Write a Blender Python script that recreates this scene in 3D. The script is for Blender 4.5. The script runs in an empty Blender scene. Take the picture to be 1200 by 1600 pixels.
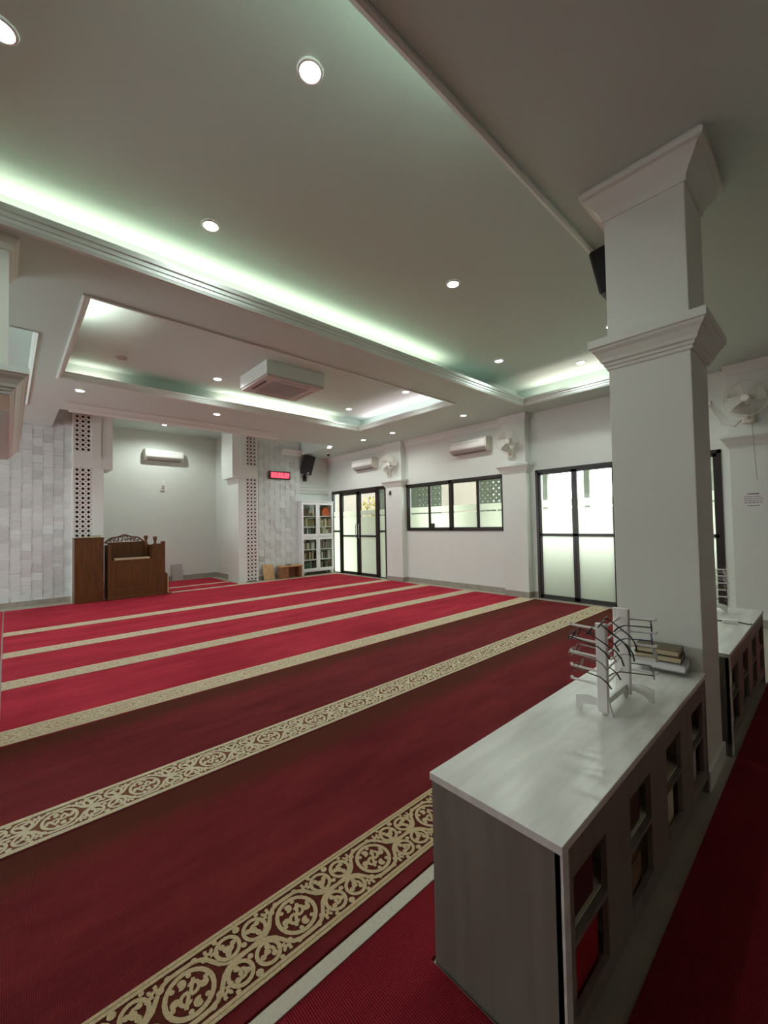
import bpy, bmesh, math, random
from mathutils import Vector, Matrix
random.seed(7)
S = bpy.context.scene
COL = S.collection
PI = math.pi

# ------------------------------------------------------------------ camera
cam = bpy.data.cameras.new('camera')
camo = bpy.data.objects.new('camera', cam)
COL.objects.link(camo)
S.camera = camo
yaw, pitch, roll = .740, .0285, -.0190
F = Vector((math.sin(yaw)*math.cos(pitch), math.cos(yaw)*math.cos(pitch), math.sin(pitch)))
R0 = Vector((math.cos(yaw), -math.sin(yaw), 0))
U0 = R0.cross(F)
R1 = R0*math.cos(roll) + U0*math.sin(roll)
U1 = U0*math.cos(roll) - R0*math.sin(roll)
camo.matrix_world = Matrix(((R1.x, U1.x, -F.x, 0), (R1.y, U1.y, -F.y, 0), (R1.z, U1.z, -F.z, 1.3), (0, 0, 0, 1)))
cam.sensor_fit = 'VERTICAL'
cam.sensor_height = 24
cam.lens = 645/1600*24
cam.clip_start = .02

# ------------------------------------------------------------------ world, exposure
W = bpy.data.worlds.new('sky')
S.world = W
W.use_nodes = True
bg = W.node_tree.nodes['Background']
bg.inputs[0].default_value = (.93, .97, 1, 1)
bg.inputs[1].default_value = 6.0
S.view_settings.view_transform = 'Standard'
S.view_settings.look = 'None'
S.view_settings.gamma = 1
S.view_settings.use_curve_mapping = False
S.view_settings.exposure = 0.5
S.cycles.max_bounces = 10
S.cycles.diffuse_bounces = 6
S.cycles.transparent_max_bounces = 16
S.cycles.sample_clamp_indirect = 6


def area(name, loc, sx, sy, power, color, rot=(0, 0, 0)):
    l = bpy.data.lights.new(name, 'AREA')
    l.shape = 'RECTANGLE'
    l.size, l.size_y = sx, sy
    l.energy = power
    l.color = color
    o = bpy.data.objects.new(name, l)
    o.location = loc
    o.rotation_euler = rot
    COL.objects.link(o)
    return o


# LED strips lying in the ceiling coves, tilted up and in, hidden behind the cove lips
GREEN, PINK, LILAC = (1, .90, .74), (1, .82, .73), (1, .79, .86)
UPF, UPN = (PI-.8, 0, 0), (PI+.8, 0, 0)      # far edge leans to -y, near edge to +y
UPR, UPL = (PI, -.7, 0), (PI, .7, 0)
area('led_strip_far', (1.9, 3.385, 3.19), 4.6, .02, 9, GREEN, UPF)
area('led_strip_wall_side', (6.15, 2.2, 3.19), .02, 2.0, 5, PINK, UPR)
area('led_strip_near', (.55, 1.00, 3.19), 2.1, .02, 7, (1, .93, .85), UPN)
area('led_strip_second_left', (.38, 4.45, 3.19), .02, .8, 6, (.97, .95, .88), UPL)
area('led_strip_second_far', (3.5, 6.36, 3.19), 2.2, .02, 4.5, PINK, UPF)
area('led_strip_second_corner', (.80, 6.36, 3.19), .5, .02, .8, PINK, UPF)
area('led_strip_second_right', (5.20, 5.1, 3.19), .02, 2.2, 4.5, LILAC, UPR)
area('led_strip_left_bay', (-.6, 5.4, 3.3), .9, .05, 3, (.86, 1, .70), (PI, 0, 0))

# ------------------------------------------------------------------ materials
MATS = {}


def mat(name, col, rough=.6, metal=0, var=0, scale=8, bump=0, bscale=60, emit=None, stretch=(1, 1, 1), spec=.5, col2=None):
    m = bpy.data.materials.new(name)
    m.use_nodes = True
    nt = m.node_tree
    b = nt.nodes['Principled BSDF']
    b.inputs['Base Color'].default_value = (*col, 1)
    b.inputs['Roughness'].default_value = rough
    b.inputs['Metallic'].default_value = metal
    b.inputs['Specular IOR Level'].default_value = spec
    if emit:
        b.inputs['Emission Color'].default_value = (*emit[0], 1)
        b.inputs['Emission Strength'].default_value = emit[1]
    if var or bump:
        tc = nt.nodes.new('ShaderNodeTexCoord')
        mp = nt.nodes.new('ShaderNodeMapping')
        mp.inputs['Scale'].default_value = stretch
        nt.links.new(tc.outputs['Object'], mp.inputs['Vector'])
    if var:
        n = nt.nodes.new('ShaderNodeTexNoise')
        n.inputs['Scale'].default_value = scale
        n.inputs['Detail'].default_value = 6
        nt.links.new(mp.outputs['Vector'], n.inputs['Vector'])
        r = nt.nodes.new('ShaderNodeValToRGB')
        r.color_ramp.elements[0].position = .32
        r.color_ramp.elements[1].position = .68
        c2 = col2 or tuple(c*(1-var) for c in col)
        r.color_ramp.elements[0].color = (*c2, 1)
        r.color_ramp.elements[1].color = (*[min(1, c*(1+var*.4)) for c in col], 1)
        nt.links.new(n.outputs['Fac'], r.inputs['Fac'])
        nt.links.new(r.outputs['Color'], b.inputs['Base Color'])
    if bump:
        n2 = nt.nodes.new('ShaderNodeTexNoise')
        n2.inputs['Scale'].default_value = bscale
        nt.links.new(mp.outputs['Vector'], n2.inputs['Vector'])
        bp = nt.nodes.new('ShaderNodeBump')
        bp.inputs['Strength'].default_value = bump
        bp.inputs['Distance'].default_value = .004
        nt.links.new(n2.outputs['Fac'], bp.inputs['Height'])
        nt.links.new(bp.outputs['Normal'], b.inputs['Normal'])
    MATS[name] = m
    return m


WALL = mat('wall_paint', (.72, .76, .72), .62, var=.03, scale=1.5)
CEIL = mat('ceiling_paint', (.56, .68, .63), .7, var=.02, scale=1.2)
MOULD = mat('moulding_paint', (.69, .77, .735), .5)
PILLAR = mat('pillar_paint', (.71, .75, .68), .5, var=.02, scale=2)
FLOOR = mat('floor_tile', (.44, .41, .33), .35, var=.12, scale=5)
BASE = mat('baseboard_tile', (.34, .31, .26), .4, var=.15, scale=12)
TILES = [mat('wall_tile_light', (.69, .755, .74), .38, var=.08, scale=9),
         mat('wall_tile_mid', (.635, .69, .675), .38, var=.12, scale=9),
         mat('wall_tile_dark', (.57, .62, .605), .38, var=.14, scale=9)]
FRAME = mat('dark_frame', (.022, .016, .013), .35)
WOOD = mat('mahogany', (.115, .046, .013), .32, var=.35, scale=3, stretch=(9, 9, 1))
PINE = mat('light_plywood', (.56, .36, .16), .55, var=.2, scale=3, stretch=(8, 8, 1))
OAK = mat('brown_plywood', (.33, .15, .07), .5, var=.2, scale=3, stretch=(8, 1, 8))
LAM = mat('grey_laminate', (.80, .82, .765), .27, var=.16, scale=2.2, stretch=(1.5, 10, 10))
LAM_SHADED = mat('grey_laminate_shaded', (.21, .195, .165), .42, var=.16, scale=2.2, stretch=(9, 9, .8))  # same laminate as the top, shade of the sides put in the colour
CREAM = mat('cream_laminate', (.66, .64, .50), .5)
WHITE = mat('white_plastic', (.80, .80, .77), .38)
CABW = mat('white_cabinet_paint', (.80, .82, .84), .35)
FANP = mat('cream_plastic', (.66, .65, .57), .4)
BLADE = mat('grey_blade_plastic', (.52, .51, .46), .35)
GREYP = mat('grey_plastic', (.40, .39, .37), .5)
BLACK = mat('black_plastic', (.012, .013, .015), .4)
BLUEB = mat('dark_blue_plastic', (.02, .03, .12), .3)
BROWNP = mat('brown_metal', (.12, .09, .06), .3, metal=.6)
METAL = mat('chrome', (.8, .8, .8), .2, metal=1)
BEIGE = mat('beige_pile', (.64, .50, .30), .95, var=.2, scale=160, bump=.6, bscale=500, spec=.1)
BEIGEF = mat('pale_binding', (.62, .52, .34), .9, var=.12, scale=60, spec=.1)
WHITEF = mat('white_binding', (.62, .58, .48), .9, var=.08, scale=80, spec=.1)
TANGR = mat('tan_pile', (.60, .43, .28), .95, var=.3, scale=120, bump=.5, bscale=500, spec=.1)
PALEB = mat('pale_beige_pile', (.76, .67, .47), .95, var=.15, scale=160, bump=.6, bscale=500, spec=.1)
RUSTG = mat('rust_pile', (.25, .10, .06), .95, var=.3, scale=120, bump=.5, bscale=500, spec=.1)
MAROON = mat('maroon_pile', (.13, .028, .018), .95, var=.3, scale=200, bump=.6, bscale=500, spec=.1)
EMIT = mat('lamp_lens', (1, 1, 1), .5, emit=((1, .98, 1), 14))
RED = mat('red_segments', (.4, .0, .01), .5, emit=((1, .06, .10), 3.2))
CASING = mat('display_panel', (.10, .012, .015), .3, emit=((1, .03, .05), .35))
INK = mat('black_ink', (.03, .03, .03), .8)
PAPER = mat('white_paper', (.74, .74, .74), .8)
LATT = mat('white_lattice', (.72, .71, .67), .5)
HOLE = mat('dark_backing', (.09, .08, .075), .8)
SCREENM = mat('green_grey_screen', (.33, .35, .29), .7)
CONC = mat('grey_concrete', (.42, .42, .39), .8, var=.2, scale=3)
GRASS = mat('outside_ground', (.24, .28, .15), .9, var=.3, scale=2)
LEAF = mat('yellow_green_leaf', (.26, .20, .03), .6, var=.4, scale=6)
ORANGE = mat('orange_cloth', (.85, .16, .04), .7, var=.2, scale=6)
PAPERB = mat('page_edges', (.60, .52, .33), .8, var=.15, scale=40, stretch=(1, 1, 30))


def carpet(name, c1, c2, rib=210, ribs=.35, edge=None):
    m = bpy.data.materials.new(name)
    m.use_nodes = True
    nt = m.node_tree
    b = nt.nodes['Principled BSDF']
    b.inputs['Roughness'].default_value = .95
    b.inputs['Specular IOR Level'].default_value = .15
    tc = nt.nodes.new('ShaderNodeTexCoord')
    n = nt.nodes.new('ShaderNodeTexNoise')
    n.inputs['Scale'].default_value = 1.7
    n.inputs['Detail'].default_value = 9
    n.inputs['Roughness'].default_value = .7
    mp = nt.nodes.new('ShaderNodeMapping')
    mp.inputs['Scale'].default_value = (.6, 2.2, 1)
    nt.links.new(tc.outputs['Object'], mp.inputs['Vector'])
    nt.links.new(mp.outputs['Vector'], n.inputs['Vector'])
    r = nt.nodes.new('ShaderNodeValToRGB')
    r.color_ramp.elements[0].position = .36
    r.color_ramp.elements[1].position = .64
    r.color_ramp.elements[0].color = (*c1, 1)
    r.color_ramp.elements[1].color = (*c2, 1)
    nt.links.new(n.outputs['Fac'], r.inputs['Fac'])
    w = nt.nodes.new('ShaderNodeTexWave')
    w.inputs['Scale'].default_value = rib/6.28*2
    w.inputs['Distortion'].default_value = 1.2
    w.inputs['Detail'].default_value = 2
    nt.links.new(tc.outputs['Object'], w.inputs['Vector'])
    n3 = nt.nodes.new('ShaderNodeTexNoise')
    n3.inputs['Scale'].default_value = 260
    nt.links.new(tc.outputs['Object'], n3.inputs['Vector'])
    mul = nt.nodes.new('ShaderNodeMath')
    mul.operation = 'MULTIPLY'
    nt.links.new(w.outputs['Fac'], mul.inputs[0])
    nt.links.new(n3.outputs['Fac'], mul.inputs[1])
    mr = nt.nodes.new('ShaderNodeMapRange')
    mr.inputs['To Min'].default_value = 1-ribs
    mr.inputs['To Max'].default_value = 1+ribs
    mr.inputs['From Max'].default_value = .6
    nt.links.new(mul.outputs[0], mr.inputs['Value'])
    vm = nt.nodes.new('ShaderNodeVectorMath')
    vm.operation = 'SCALE'
    nt.links.new(r.outputs['Color'], vm.inputs[0])
    nt.links.new(mr.outputs[0], vm.inputs['Scale'])
    if edge:                                   # brownish woven border along the far side of the roll
        sp = nt.nodes.new('ShaderNodeSeparateXYZ')
        nt.links.new(tc.outputs['Generated'], sp.inputs[0])
        er = nt.nodes.new('ShaderNodeMapRange')
        er.interpolation_type = 'SMOOTHSTEP'
        er.inputs['From Min'].default_value = .72
        er.inputs['From Max'].default_value = .93
        nt.links.new(sp.outputs['Y'], er.inputs['Value'])
        em = nt.nodes.new('ShaderNodeMix')
        em.data_type = 'RGBA'
        em.inputs[7].default_value = (*edge, 1)
        nt.links.new(er.outputs[0], em.inputs[0])
        nt.links.new(r.outputs['Color'], em.inputs[6])
        nt.links.new(em.outputs[2], vm.inputs[0])
    nt.links.new(vm.outputs[0], b.inputs['Base Color'])
    bp = nt.nodes.new('ShaderNodeBump')
    bp.inputs['Strength'].default_value = .5
    bp.inputs['Distance'].default_value = .003
    nt.links.new(mul.outputs[0], bp.inputs['Height'])
    nt.links.new(bp.outputs['Normal'], b.inputs['Normal'])
    return m


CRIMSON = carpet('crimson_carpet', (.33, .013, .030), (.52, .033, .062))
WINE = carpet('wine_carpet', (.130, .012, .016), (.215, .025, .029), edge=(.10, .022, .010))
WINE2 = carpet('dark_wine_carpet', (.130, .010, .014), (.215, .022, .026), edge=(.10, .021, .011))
DEEP = carpet('deep_red_carpet', (.20, .010, .018), (.27, .016, .026), rib=150, ribs=.6)


def glass_mat():
    m = bpy.data.materials.new('clear_glass')
    m.use_nodes = True
    nt = m.node_tree
    nt.nodes.clear()
    out = nt.nodes.new('ShaderNodeOutputMaterial')
    t = nt.nodes.new('ShaderNodeBsdfTransparent')
    t.inputs[0].default_value = (.93, .96, .93, 1)
    g = nt.nodes.new('ShaderNodeBsdfGlossy')
    g.inputs['Roughness'].default_value = .03
    fr = nt.nodes.new('ShaderNodeFresnel')
    fr.inputs['IOR'].default_value = 1.35
    mx = nt.nodes.new('ShaderNodeMixShader')
    ge = nt.nodes.new('ShaderNodeNewGeometry')
    iv = nt.nodes.new('ShaderNodeMath')
    iv.operation = 'SUBTRACT'
    iv.inputs[0].default_value = 1
    nt.links.new(ge.outputs['Backfacing'], iv.inputs[1])
    ml = nt.nodes.new('ShaderNodeMath')
    ml.operation = 'MULTIPLY'
    nt.links.new(fr.outputs[0], ml.inputs[0])
    nt.links.new(iv.outputs[0], ml.inputs[1])
    nt.links.new(ml.outputs[0], mx.inputs[0])
    nt.links.new(t.outputs[0], mx.inputs[1])
    nt.links.new(g.outputs[0], mx.inputs[2])
    nt.links.new(mx.outputs[0], out.inputs['Surface'])
    return m


def frost_mat():
    m = bpy.data.materials.new('frosted_film')
    m.use_nodes = True
    nt = m.node_tree
    nt.nodes.clear()
    out = nt.nodes.new('ShaderNodeOutputMaterial')
    t = nt.nodes.new('ShaderNodeBsdfTranslucent')
    t.inputs[0].default_value = (.72, .76, .62, 1)
    d = nt.nodes.new('ShaderNodeBsdfDiffuse')
    d.inputs[0].default_value = (.80, .83, .74, 1)
    mx = nt.nodes.new('ShaderNodeMixShader')
    mx.inputs[0].default_value = .35
    nt.links.new(t.outputs[0], mx.inputs[1])
    nt.links.new(d.outputs[0], mx.inputs[2])
    nt.links.new(mx.outputs[0], out.inputs['Surface'])
    return m


GLASS, FROST = glass_mat(), frost_mat()


def lens_mat():
    m = glass_mat()
    m.name = 'spectacle_lens'
    return m


LENS = lens_mat()


# ------------------------------------------------------------------ geometry helpers
class B:
    def __init__(s):
        s.v, s.f, s.m = [], [], []

    def quad(s, pts, mi=0):
        n = len(s.v)
        s.v += [tuple(p) for p in pts]
        s.f.append(tuple(range(n, n+len(pts))))
        s.m.append(mi)
        return s

    def box(s, x0, x1, y0, y1, z0, z1, mi=0, M=None, ch=0):
        if ch:
            ch = min(ch, (x1-x0)*.45, (y1-y0)*.45, (z1-z0)*.45)
            return s.prism([(x0+ch, y0), (x1-ch, y0), (x1, y0+ch), (x1, y1-ch), (x1-ch, y1), (x0+ch, y1), (x0, y1-ch), (x0, y0+ch)], z0, z1, 'z', mi, M)
        n = len(s.v)
        P = [(x, y, z) for z in (z0, z1) for y in (y0, y1) for x in (x0, x1)]
        if M:
            P = [tuple(M @ Vector(p)) for p in P]
        s.v += P
        for f in ((0, 2, 3, 1), (4, 5, 7, 6), (0, 1, 5, 4), (2, 6, 7, 3), (0, 4, 6, 2), (1, 3, 7, 5)):
            s.f.append(tuple(n+i for i in f))
            s.m.append(mi)
        return s

    def prism(s, poly, a, b, axis='z', mi=0, M=None):
        # poly in the two remaining axes: x -> (y,z), y -> (x,z), z -> (x,y)
        def P(p, t):
            q = {'x': (t, p[0], p[1]), 'y': (p[0], t, p[1]), 'z': (p[0], p[1], t)}[axis]
            return tuple(M @ Vector(q)) if M else q
        n, k = len(s.v), len(poly)
        s.v += [P(p, a) for p in poly] + [P(p, b) for p in poly]
        s.f.append(tuple(range(n, n+k))[::-1])
        s.f.append(tuple(range(n+k, n+2*k)))
        s.m += [mi, mi]
        for i in range(k):
            j = (i+1) % k
            s.f.append((n+i, n+j, n+k+j, n+k+i))
            s.m.append(mi)
        return s

    def ring(s, x0, x1, y0, y1, prof, mi=0, cap=False, flat=False):
        # sweep profile [(offset outward, z)] round a rectangle, mitred
        n = len(s.v)
        for o, z in prof:
            e = 0 if flat else o
            s.v += [(x0-o, y0-o, z), (x1+e, y0-o, z), (x1+e, y1+o, z), (x0-o, y1+o, z)]
        for i in range(len(prof)-1):
            for k in range(4):
                j = (k+1) % 4
                s.f.append((n+4*i+k, n+4*i+j, n+4*i+4+j, n+4*i+4+k))
                s.m.append(mi)
        if cap:
            s.f.append((n+3, n+2, n+1, n))
            e = n+4*(len(prof)-1)
            s.f.append((e, e+1, e+2, e+3))
            s.m += [mi, mi]
        return s

    def tube(s, pts, r, k=8, mi=0, caps=True):
        pts = [Vector(p) for p in pts]
        rs = r if isinstance(r, (list, tuple)) else [r]*len(pts)
        n = len(s.v)
        ref = None
        for i, p in enumerate(pts):
            d = (pts[min(i+1, len(pts)-1)]-pts[max(i-1, 0)]).normalized()
            if ref is None:
                ref = d.orthogonal().normalized()
            a = (ref-d*ref.dot(d))
            a = a.normalized() if a.length > 1e-6 else d.orthogonal().normalized()
            ref = a
            b = d.cross(a)
            for j in range(k):
                t = 2*PI*j/k
                s.v.append(tuple(p+(a*math.cos(t)+b*math.sin(t))*rs[i]))
        for i in range(len(pts)-1):
            for j in range(k):
                q = (j+1) % k
                s.f.append((n+i*k+j, n+i*k+q, n+(i+1)*k+q, n+(i+1)*k+j))
                s.m.append(mi)
        if caps:
            s.f.append(tuple(range(n, n+k))[::-1])
            e = n+(len(pts)-1)*k
            s.f.append(tuple(range(e, e+k)))
            s.m += [mi, mi]
        return s

    def lathe(s, prof, k=24, M=None, mi=0):
        # prof [(r, z)] round local z
        n = len(s.v)
        for r, z in prof:
            for j in range(k):
                t = 2*PI*j/k
                p = Vector((r*math.cos(t), r*math.sin(t), z))
                s.v.append(tuple(M @ p) if M else tuple(p))
        for i in range(len(prof)-1):
            for j in range(k):
                q = (j+1) % k
                s.f.append((n+i*k+j, n+i*k+q, n+(i+1)*k+q, n+(i+1)*k+j))
                s.m.append(mi)
        return s

    def torus(s, R, r, M=None, k=32, kk=6, mi=0, sx=1, sy=1):
        n = len(s.v)
        for i in range(k):
            a = 2*PI*i/k
            for j in range(kk):
                t = 2*PI*j/kk
                p = Vector(((R*sx+r*math.cos(t))*math.cos(a), (R*sy+r*math.cos(t))*math.sin(a), r*math.sin(t)))
                s.v.append(tuple(M @ p) if M else tuple(p))
        for i in range(k):
            for j in range(kk):
                i2, j2 = (i+1) % k, (j+1) % kk
                s.f.append((n+i*kk+j, n+i2*kk+j, n+i2*kk+j2, n+i*kk+j2))
                s.m.append(mi)
        return s

    def mesh(s, name, mats):
        me = bpy.data.meshes.new(name)
        me.from_pydata(s.v, [], s.f)
        for m in (mats if isinstance(mats, (list, tuple)) else [mats]):
            me.materials.append(m)
        me.polygons.foreach_set('material_index', s.m)
        return me

    def build(s, name, mats, parent=None, smooth=False, bevel=0, fix=True):
        me = s.mesh(name, mats)
        if fix:
            bm = bmesh.new()
            bm.from_mesh(me)
            bmesh.ops.remove_doubles(bm, verts=bm.verts, dist=1e-5)
            bmesh.ops.recalc_face_normals(bm, faces=bm.faces)
            bm.to_mesh(me)
            bm.free()
        o = bpy.data.objects.new(name, me)
        COL.objects.link(o)
        if parent:
            o.parent = parent
            o.matrix_parent_inverse = parent.matrix_basis.inverted()
        if smooth:
            me.polygons.foreach_set('use_smooth', [True]*len(me.polygons))
            me.set_sharp_from_angle(angle=.6)
        if bevel:
            md = o.modifiers.new('bevel', 'BEVEL')
            md.width = bevel
            md.segments = 2
            md.limit_method = 'ANGLE'
            md.angle_limit = .7
        return o


def tag(o, label=None, cat=None, group=None, kind=None):
    if label:
        o['label'] = label
    if cat:
        o['category'] = cat
    if group:
        o['group'] = group
    if kind:
        o['kind'] = kind
    return o


def empty(name, loc=(0, 0, 0), label=None, cat=None, group=None, kind=None, rz=0):
    o = bpy.data.objects.new(name, None)
    o.empty_display_size = .1
    o.location = loc
    o.rotation_euler = (0, 0, rz)
    COL.objects.link(o)
    return tag(o, label, cat, group, kind)


def lpart(name, b, mats, parent, smooth=False, bevel=0):
    """part whose geometry is already in the parent's local frame"""
    o = b.build(name, mats, None, smooth, bevel)
    o.parent = parent
    return o


def copy_thing(root, loc=None, rot=None, scale=None):
    c = root.copy()
    COL.objects.link(c)
    if loc is not None:
        c.location = loc
    if rot is not None:
        c.rotation_euler = rot
    if scale is not None:
        c.scale = scale
    for ch in list(root.children):
        d = ch.copy()
        COL.objects.link(d)
        d.parent = c
        for g in list(ch.children):
            e = g.copy()
            COL.objects.link(e)
            e.parent = d
    return c


def T(loc, rx=0, ry=0, rz=0):
    return Matrix.Translation(loc) @ Matrix.Rotation(rz, 4, 'Z') @ Matrix.Rotation(ry, 4, 'Y') @ Matrix.Rotation(rx, 4, 'X')


def struct(name, b, mats, parent=None, **k):
    o = b.build(name, mats, parent, **k)
    if not parent:
        o['kind'] = 'structure'
    return o


# ------------------------------------------------------------------ room shell
ZS, ZC = 3.15, 3.44          # soffit and coffer ceiling heights
WX = 6.65                    # window wall
XL, YB = -4.5, -2.6          # left and rear walls (outside the frame)
YT = 9.45                    # tiled qibla wall


def cells(b, xs, ys, hole, fn):
    for i in range(len(xs)-1):
        for j in range(len(ys)-1):
            cx, cy = (xs[i]+xs[i+1])/2, (ys[j]+ys[j+1])/2
            if not any(h[0] < cx < h[1] and h[2] < cy < h[3] for h in hole):
                fn(xs[i], xs[i+1], ys[j], ys[j+1])


def breaks(lo, hi, *vals):
    return sorted({lo, hi, *[v for v in vals if lo < v < hi]})


b = B().quad([(XL-.1, YB-.1, 0), (WX+.16, YB-.1, 0), (WX+.16, 11.1, 0), (XL-.1, 11.1, 0)])
struct('floor', b, FLOOR)

# ceiling: soffit with recessed coffers
MAINC = (-.44, 6.04, 1.10, 3.285)
SEC = (.47, 5.11, 3.955, 6.27)
LBAY = (-3.2, .19, 4.97, 7.9)
MIH = (.58, 5.70, 7.95, 11.1)
b = B()
holes = [MAINC, SEC, LBAY, MIH]
xs = breaks(XL, WX+.1, *[h[0] for h in holes], *[h[1] for h in holes])
ys = breaks(YB, 11.1, *[h[2] for h in holes], *[h[3] for h in holes])
cells(b, xs, ys, holes, lambda x0, x1, y0, y1: b.quad([(x0, y0, ZS), (x1, y0, ZS), (x1, y1, ZS), (x0, y1, ZS)]))
for (x0, x1, y0, y1), zt, o in ((MAINC, ZC, .22), (SEC, 3.40, .18), (LBAY, 3.45, .12), (MIH, 3.62, 0)):
    b.ring(x0, x1, y0, y1, [(0, ZS), (0, ZS+.02), (o, ZS+.02), (o, zt)])
    b.quad([(x0-o, y0-o, zt), (x1+o, y0-o, zt), (x1+o, y1+o, zt), (x0-o, y1+o, zt)])
struct('ceiling', b, CEIL, fix=True)

# cove mouldings: stepped crown round each coffer, lip standing above the soffit
COVE = [(.045, ZS-.001), (.045, ZS-.018), (.03, ZS-.024), (.012, ZS-.018), (.0, ZS+.002), (-.004, ZS+.022), (-.012, ZS+.026),
        (-.018, ZS+.05), (-.030, ZS+.056), (-.036, ZS+.078), (-.036, ZS+.09), (-.02, ZS+.09), (-.012, ZS+.05), (.0, ZS+.021)]
b = B().ring(*MAINC, COVE)
struct('trim_1', b, MOULD)
COVE2 = [(o*.9, ZS+(z-ZS)*.8) for o, z in COVE]
b = B().ring(*SEC, COVE2)
struct('trim_2', b, MOULD)
b = B().ring(*LBAY, [(.02, ZS-.001), (.015, ZS-.012), (-.02, ZS+.02), (-.02, ZS+.05)])
struct('trim_3', b, MOULD)

# header crown in front of the mihrab
hx0, hx1, hy = .60, 4.12, 7.45
prof = [(hy, ZS), (hy-.002, ZS-.012), (hy+.012, ZS-.016), (hy+.03, ZS-.05), (hy+.05, ZS-.062), (hy+.052, ZS-.082), (hy+.07, ZS-.095), (hy+.2, ZS-.095), (hy+.2, ZS)]
b = B()
n = len(prof)
for e, xx in ((0, hx0), (1, hx1)):
    b.v += [(xx + (1 if e == 0 else -1)*max(0, min(.07, y-hy))*.9, y, z) for y, z in prof]
for i in range(n):
    j = (i+1) % n
    b.f.append((i, j, n+j, n+i)); b.m.append(0)
b.f.append(tuple(range(n))); b.f.append(tuple(range(n, 2*n))[::-1]); b.m += [0, 0]
struct('trim_4', b, MOULD)

# walls -------------------------------------------------------------
WIN = (4.04, 6.51, 1.13, 2.165)
D1 = (7.20, 9.40, 0, 2.21)
D2 = (.955, 3.435, 0, 2.16)
b = B()
holes = [WIN, D1, D2]
ys = breaks(YB, 9.62, *[h[0] for h in holes], *[h[1] for h in holes])
zs = breaks(0, 3.3, *[h[2] for h in holes], *[h[3] for h in holes])
cells(b, ys, zs, holes, lambda y0, y1, z0, z1: b.box(WX, WX+.14, y0, y1, z0, z1))
struct('wall_right', b, WALL, fix=False)

b = B()
lw = [(5.2, 8.8, .6, 2.4)]
ys = breaks(YB, 9.6, *[h[0] for h in lw], *[h[1] for h in lw])
zs = breaks(0, 3.3, *[h[2] for h in lw], *[h[3] for h in lw])
cells(b, ys, zs, lw, lambda y0, y1, z0, z1: b.box(XL-.14, XL, y0, y1, z0, z1))
struct('wall_left', b, WALL, fix=False)
struct('wall_rear', B().box(XL, WX, YB-.14, YB, 0, 3.3), WALL)

# qibla wall: backing for tiles left and right, niche, recess by the corner
bw = B()
bw.box(XL, .90, YT, YT+.14, 0, 3.62)
bw.box(4.36, 5.66, YT, YT+.14, 0, 3.62)
bw.box(5.60, WX, 9.62, 9.74, 0, 3.62)
wall_back = struct('wall_back', bw, WALL, fix=False)
nb = B()
nb.box(1.1, 4.18, 11.0, 11.12, 0, 3.62)
nb.box(1.10, 1.22, 9.60, 11.0, 0, 3.62)
nb.box(4.06, 4.18, 9.60, 11.0, 0, 3.62)
struct('wall_niche', nb, WALL, fix=False)

# sculpted wall tiles, every piece its own part of wall_back
TW, TH = .1445, .1475


def tile_mesh(k):
    g = .0016
    x0, x1, z0, z1 = g, TW-g, g, TH-g
    top, bot, mid = [(.021, .005, .014), (.006, .020, .014), (.013, .012, .019), (.022, .009, .014)][k % 4]
    t = B()
    zm = (z0+z1)/2
    P = [(x0, -bot, z0), (x1, -bot, z0), (x1, -mid, zm), (x0, -mid, zm), (x1, -top, z1), (x0, -top, z1)]
    Q = [(p[0], 0, p[2]) for p in P]
    t.v = P+Q
    t.f = [(0, 1, 2, 3), (3, 2, 4, 5), (0, 6, 7, 1), (1, 7, 8, 2), (2, 8, 10, 4), (4, 10, 11, 5), (5, 11, 9, 3), (3, 9, 6, 0)]
    t.m = [0]*8
    return t


TM = {}
for k in range(4):
    for c in range(3):
        TM[k, c] = tile_mesh(k).mesh('tile', TILES[c])


def tile_field(x0, ncol, nrow, z0=.09):
    for i in range(ncol):
        stag = (i % 2)*TH*.5
        for j in range(nrow):
            k = (j+i) % 2 if random.random() < .8 else random.randrange(4)
            c = [0, 1, 1, 2][random.randrange(4)] if random.random() < .5 else (j+i) % 2
            o = bpy.data.objects.new('tile', TM[k, c])
            o.location = (x0+i*TW, YT, z0+j*TH-stag+.04)
            COL.objects.link(o)
            o.parent = wall_back


tile_field(.895-8*TW, 8, 23)
tile_field(4.50, 8, 22)

# baseboards
b = B()
for y0, y1 in ((YB, .955), (3.435, 7.20), (9.40, 9.62)):
    b.box(WX-.012, WX, y0, y1, 0, .10)
struct('baseboard_right', b, BASE, fix=False)
b = B().box(XL, .90, YT-.022, YT, 0, .09)
b.box(4.46, 5.66, YT-.022, YT, 0, .09)
b.box(5.66, WX-.012, 9.608, 9.62, 0, .10)
struct('baseboard_back', b, BASE, fix=False)
b = B().box(1.22, 4.06, 10.988, 11.0, 0, .12).box(4.048, 4.06, 9.96, 10.988, 0, .12).box(1.22, 1.232, 9.96, 10.988, 0, .12)
struct('baseboard_niche', b, BASE, fix=False)

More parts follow.
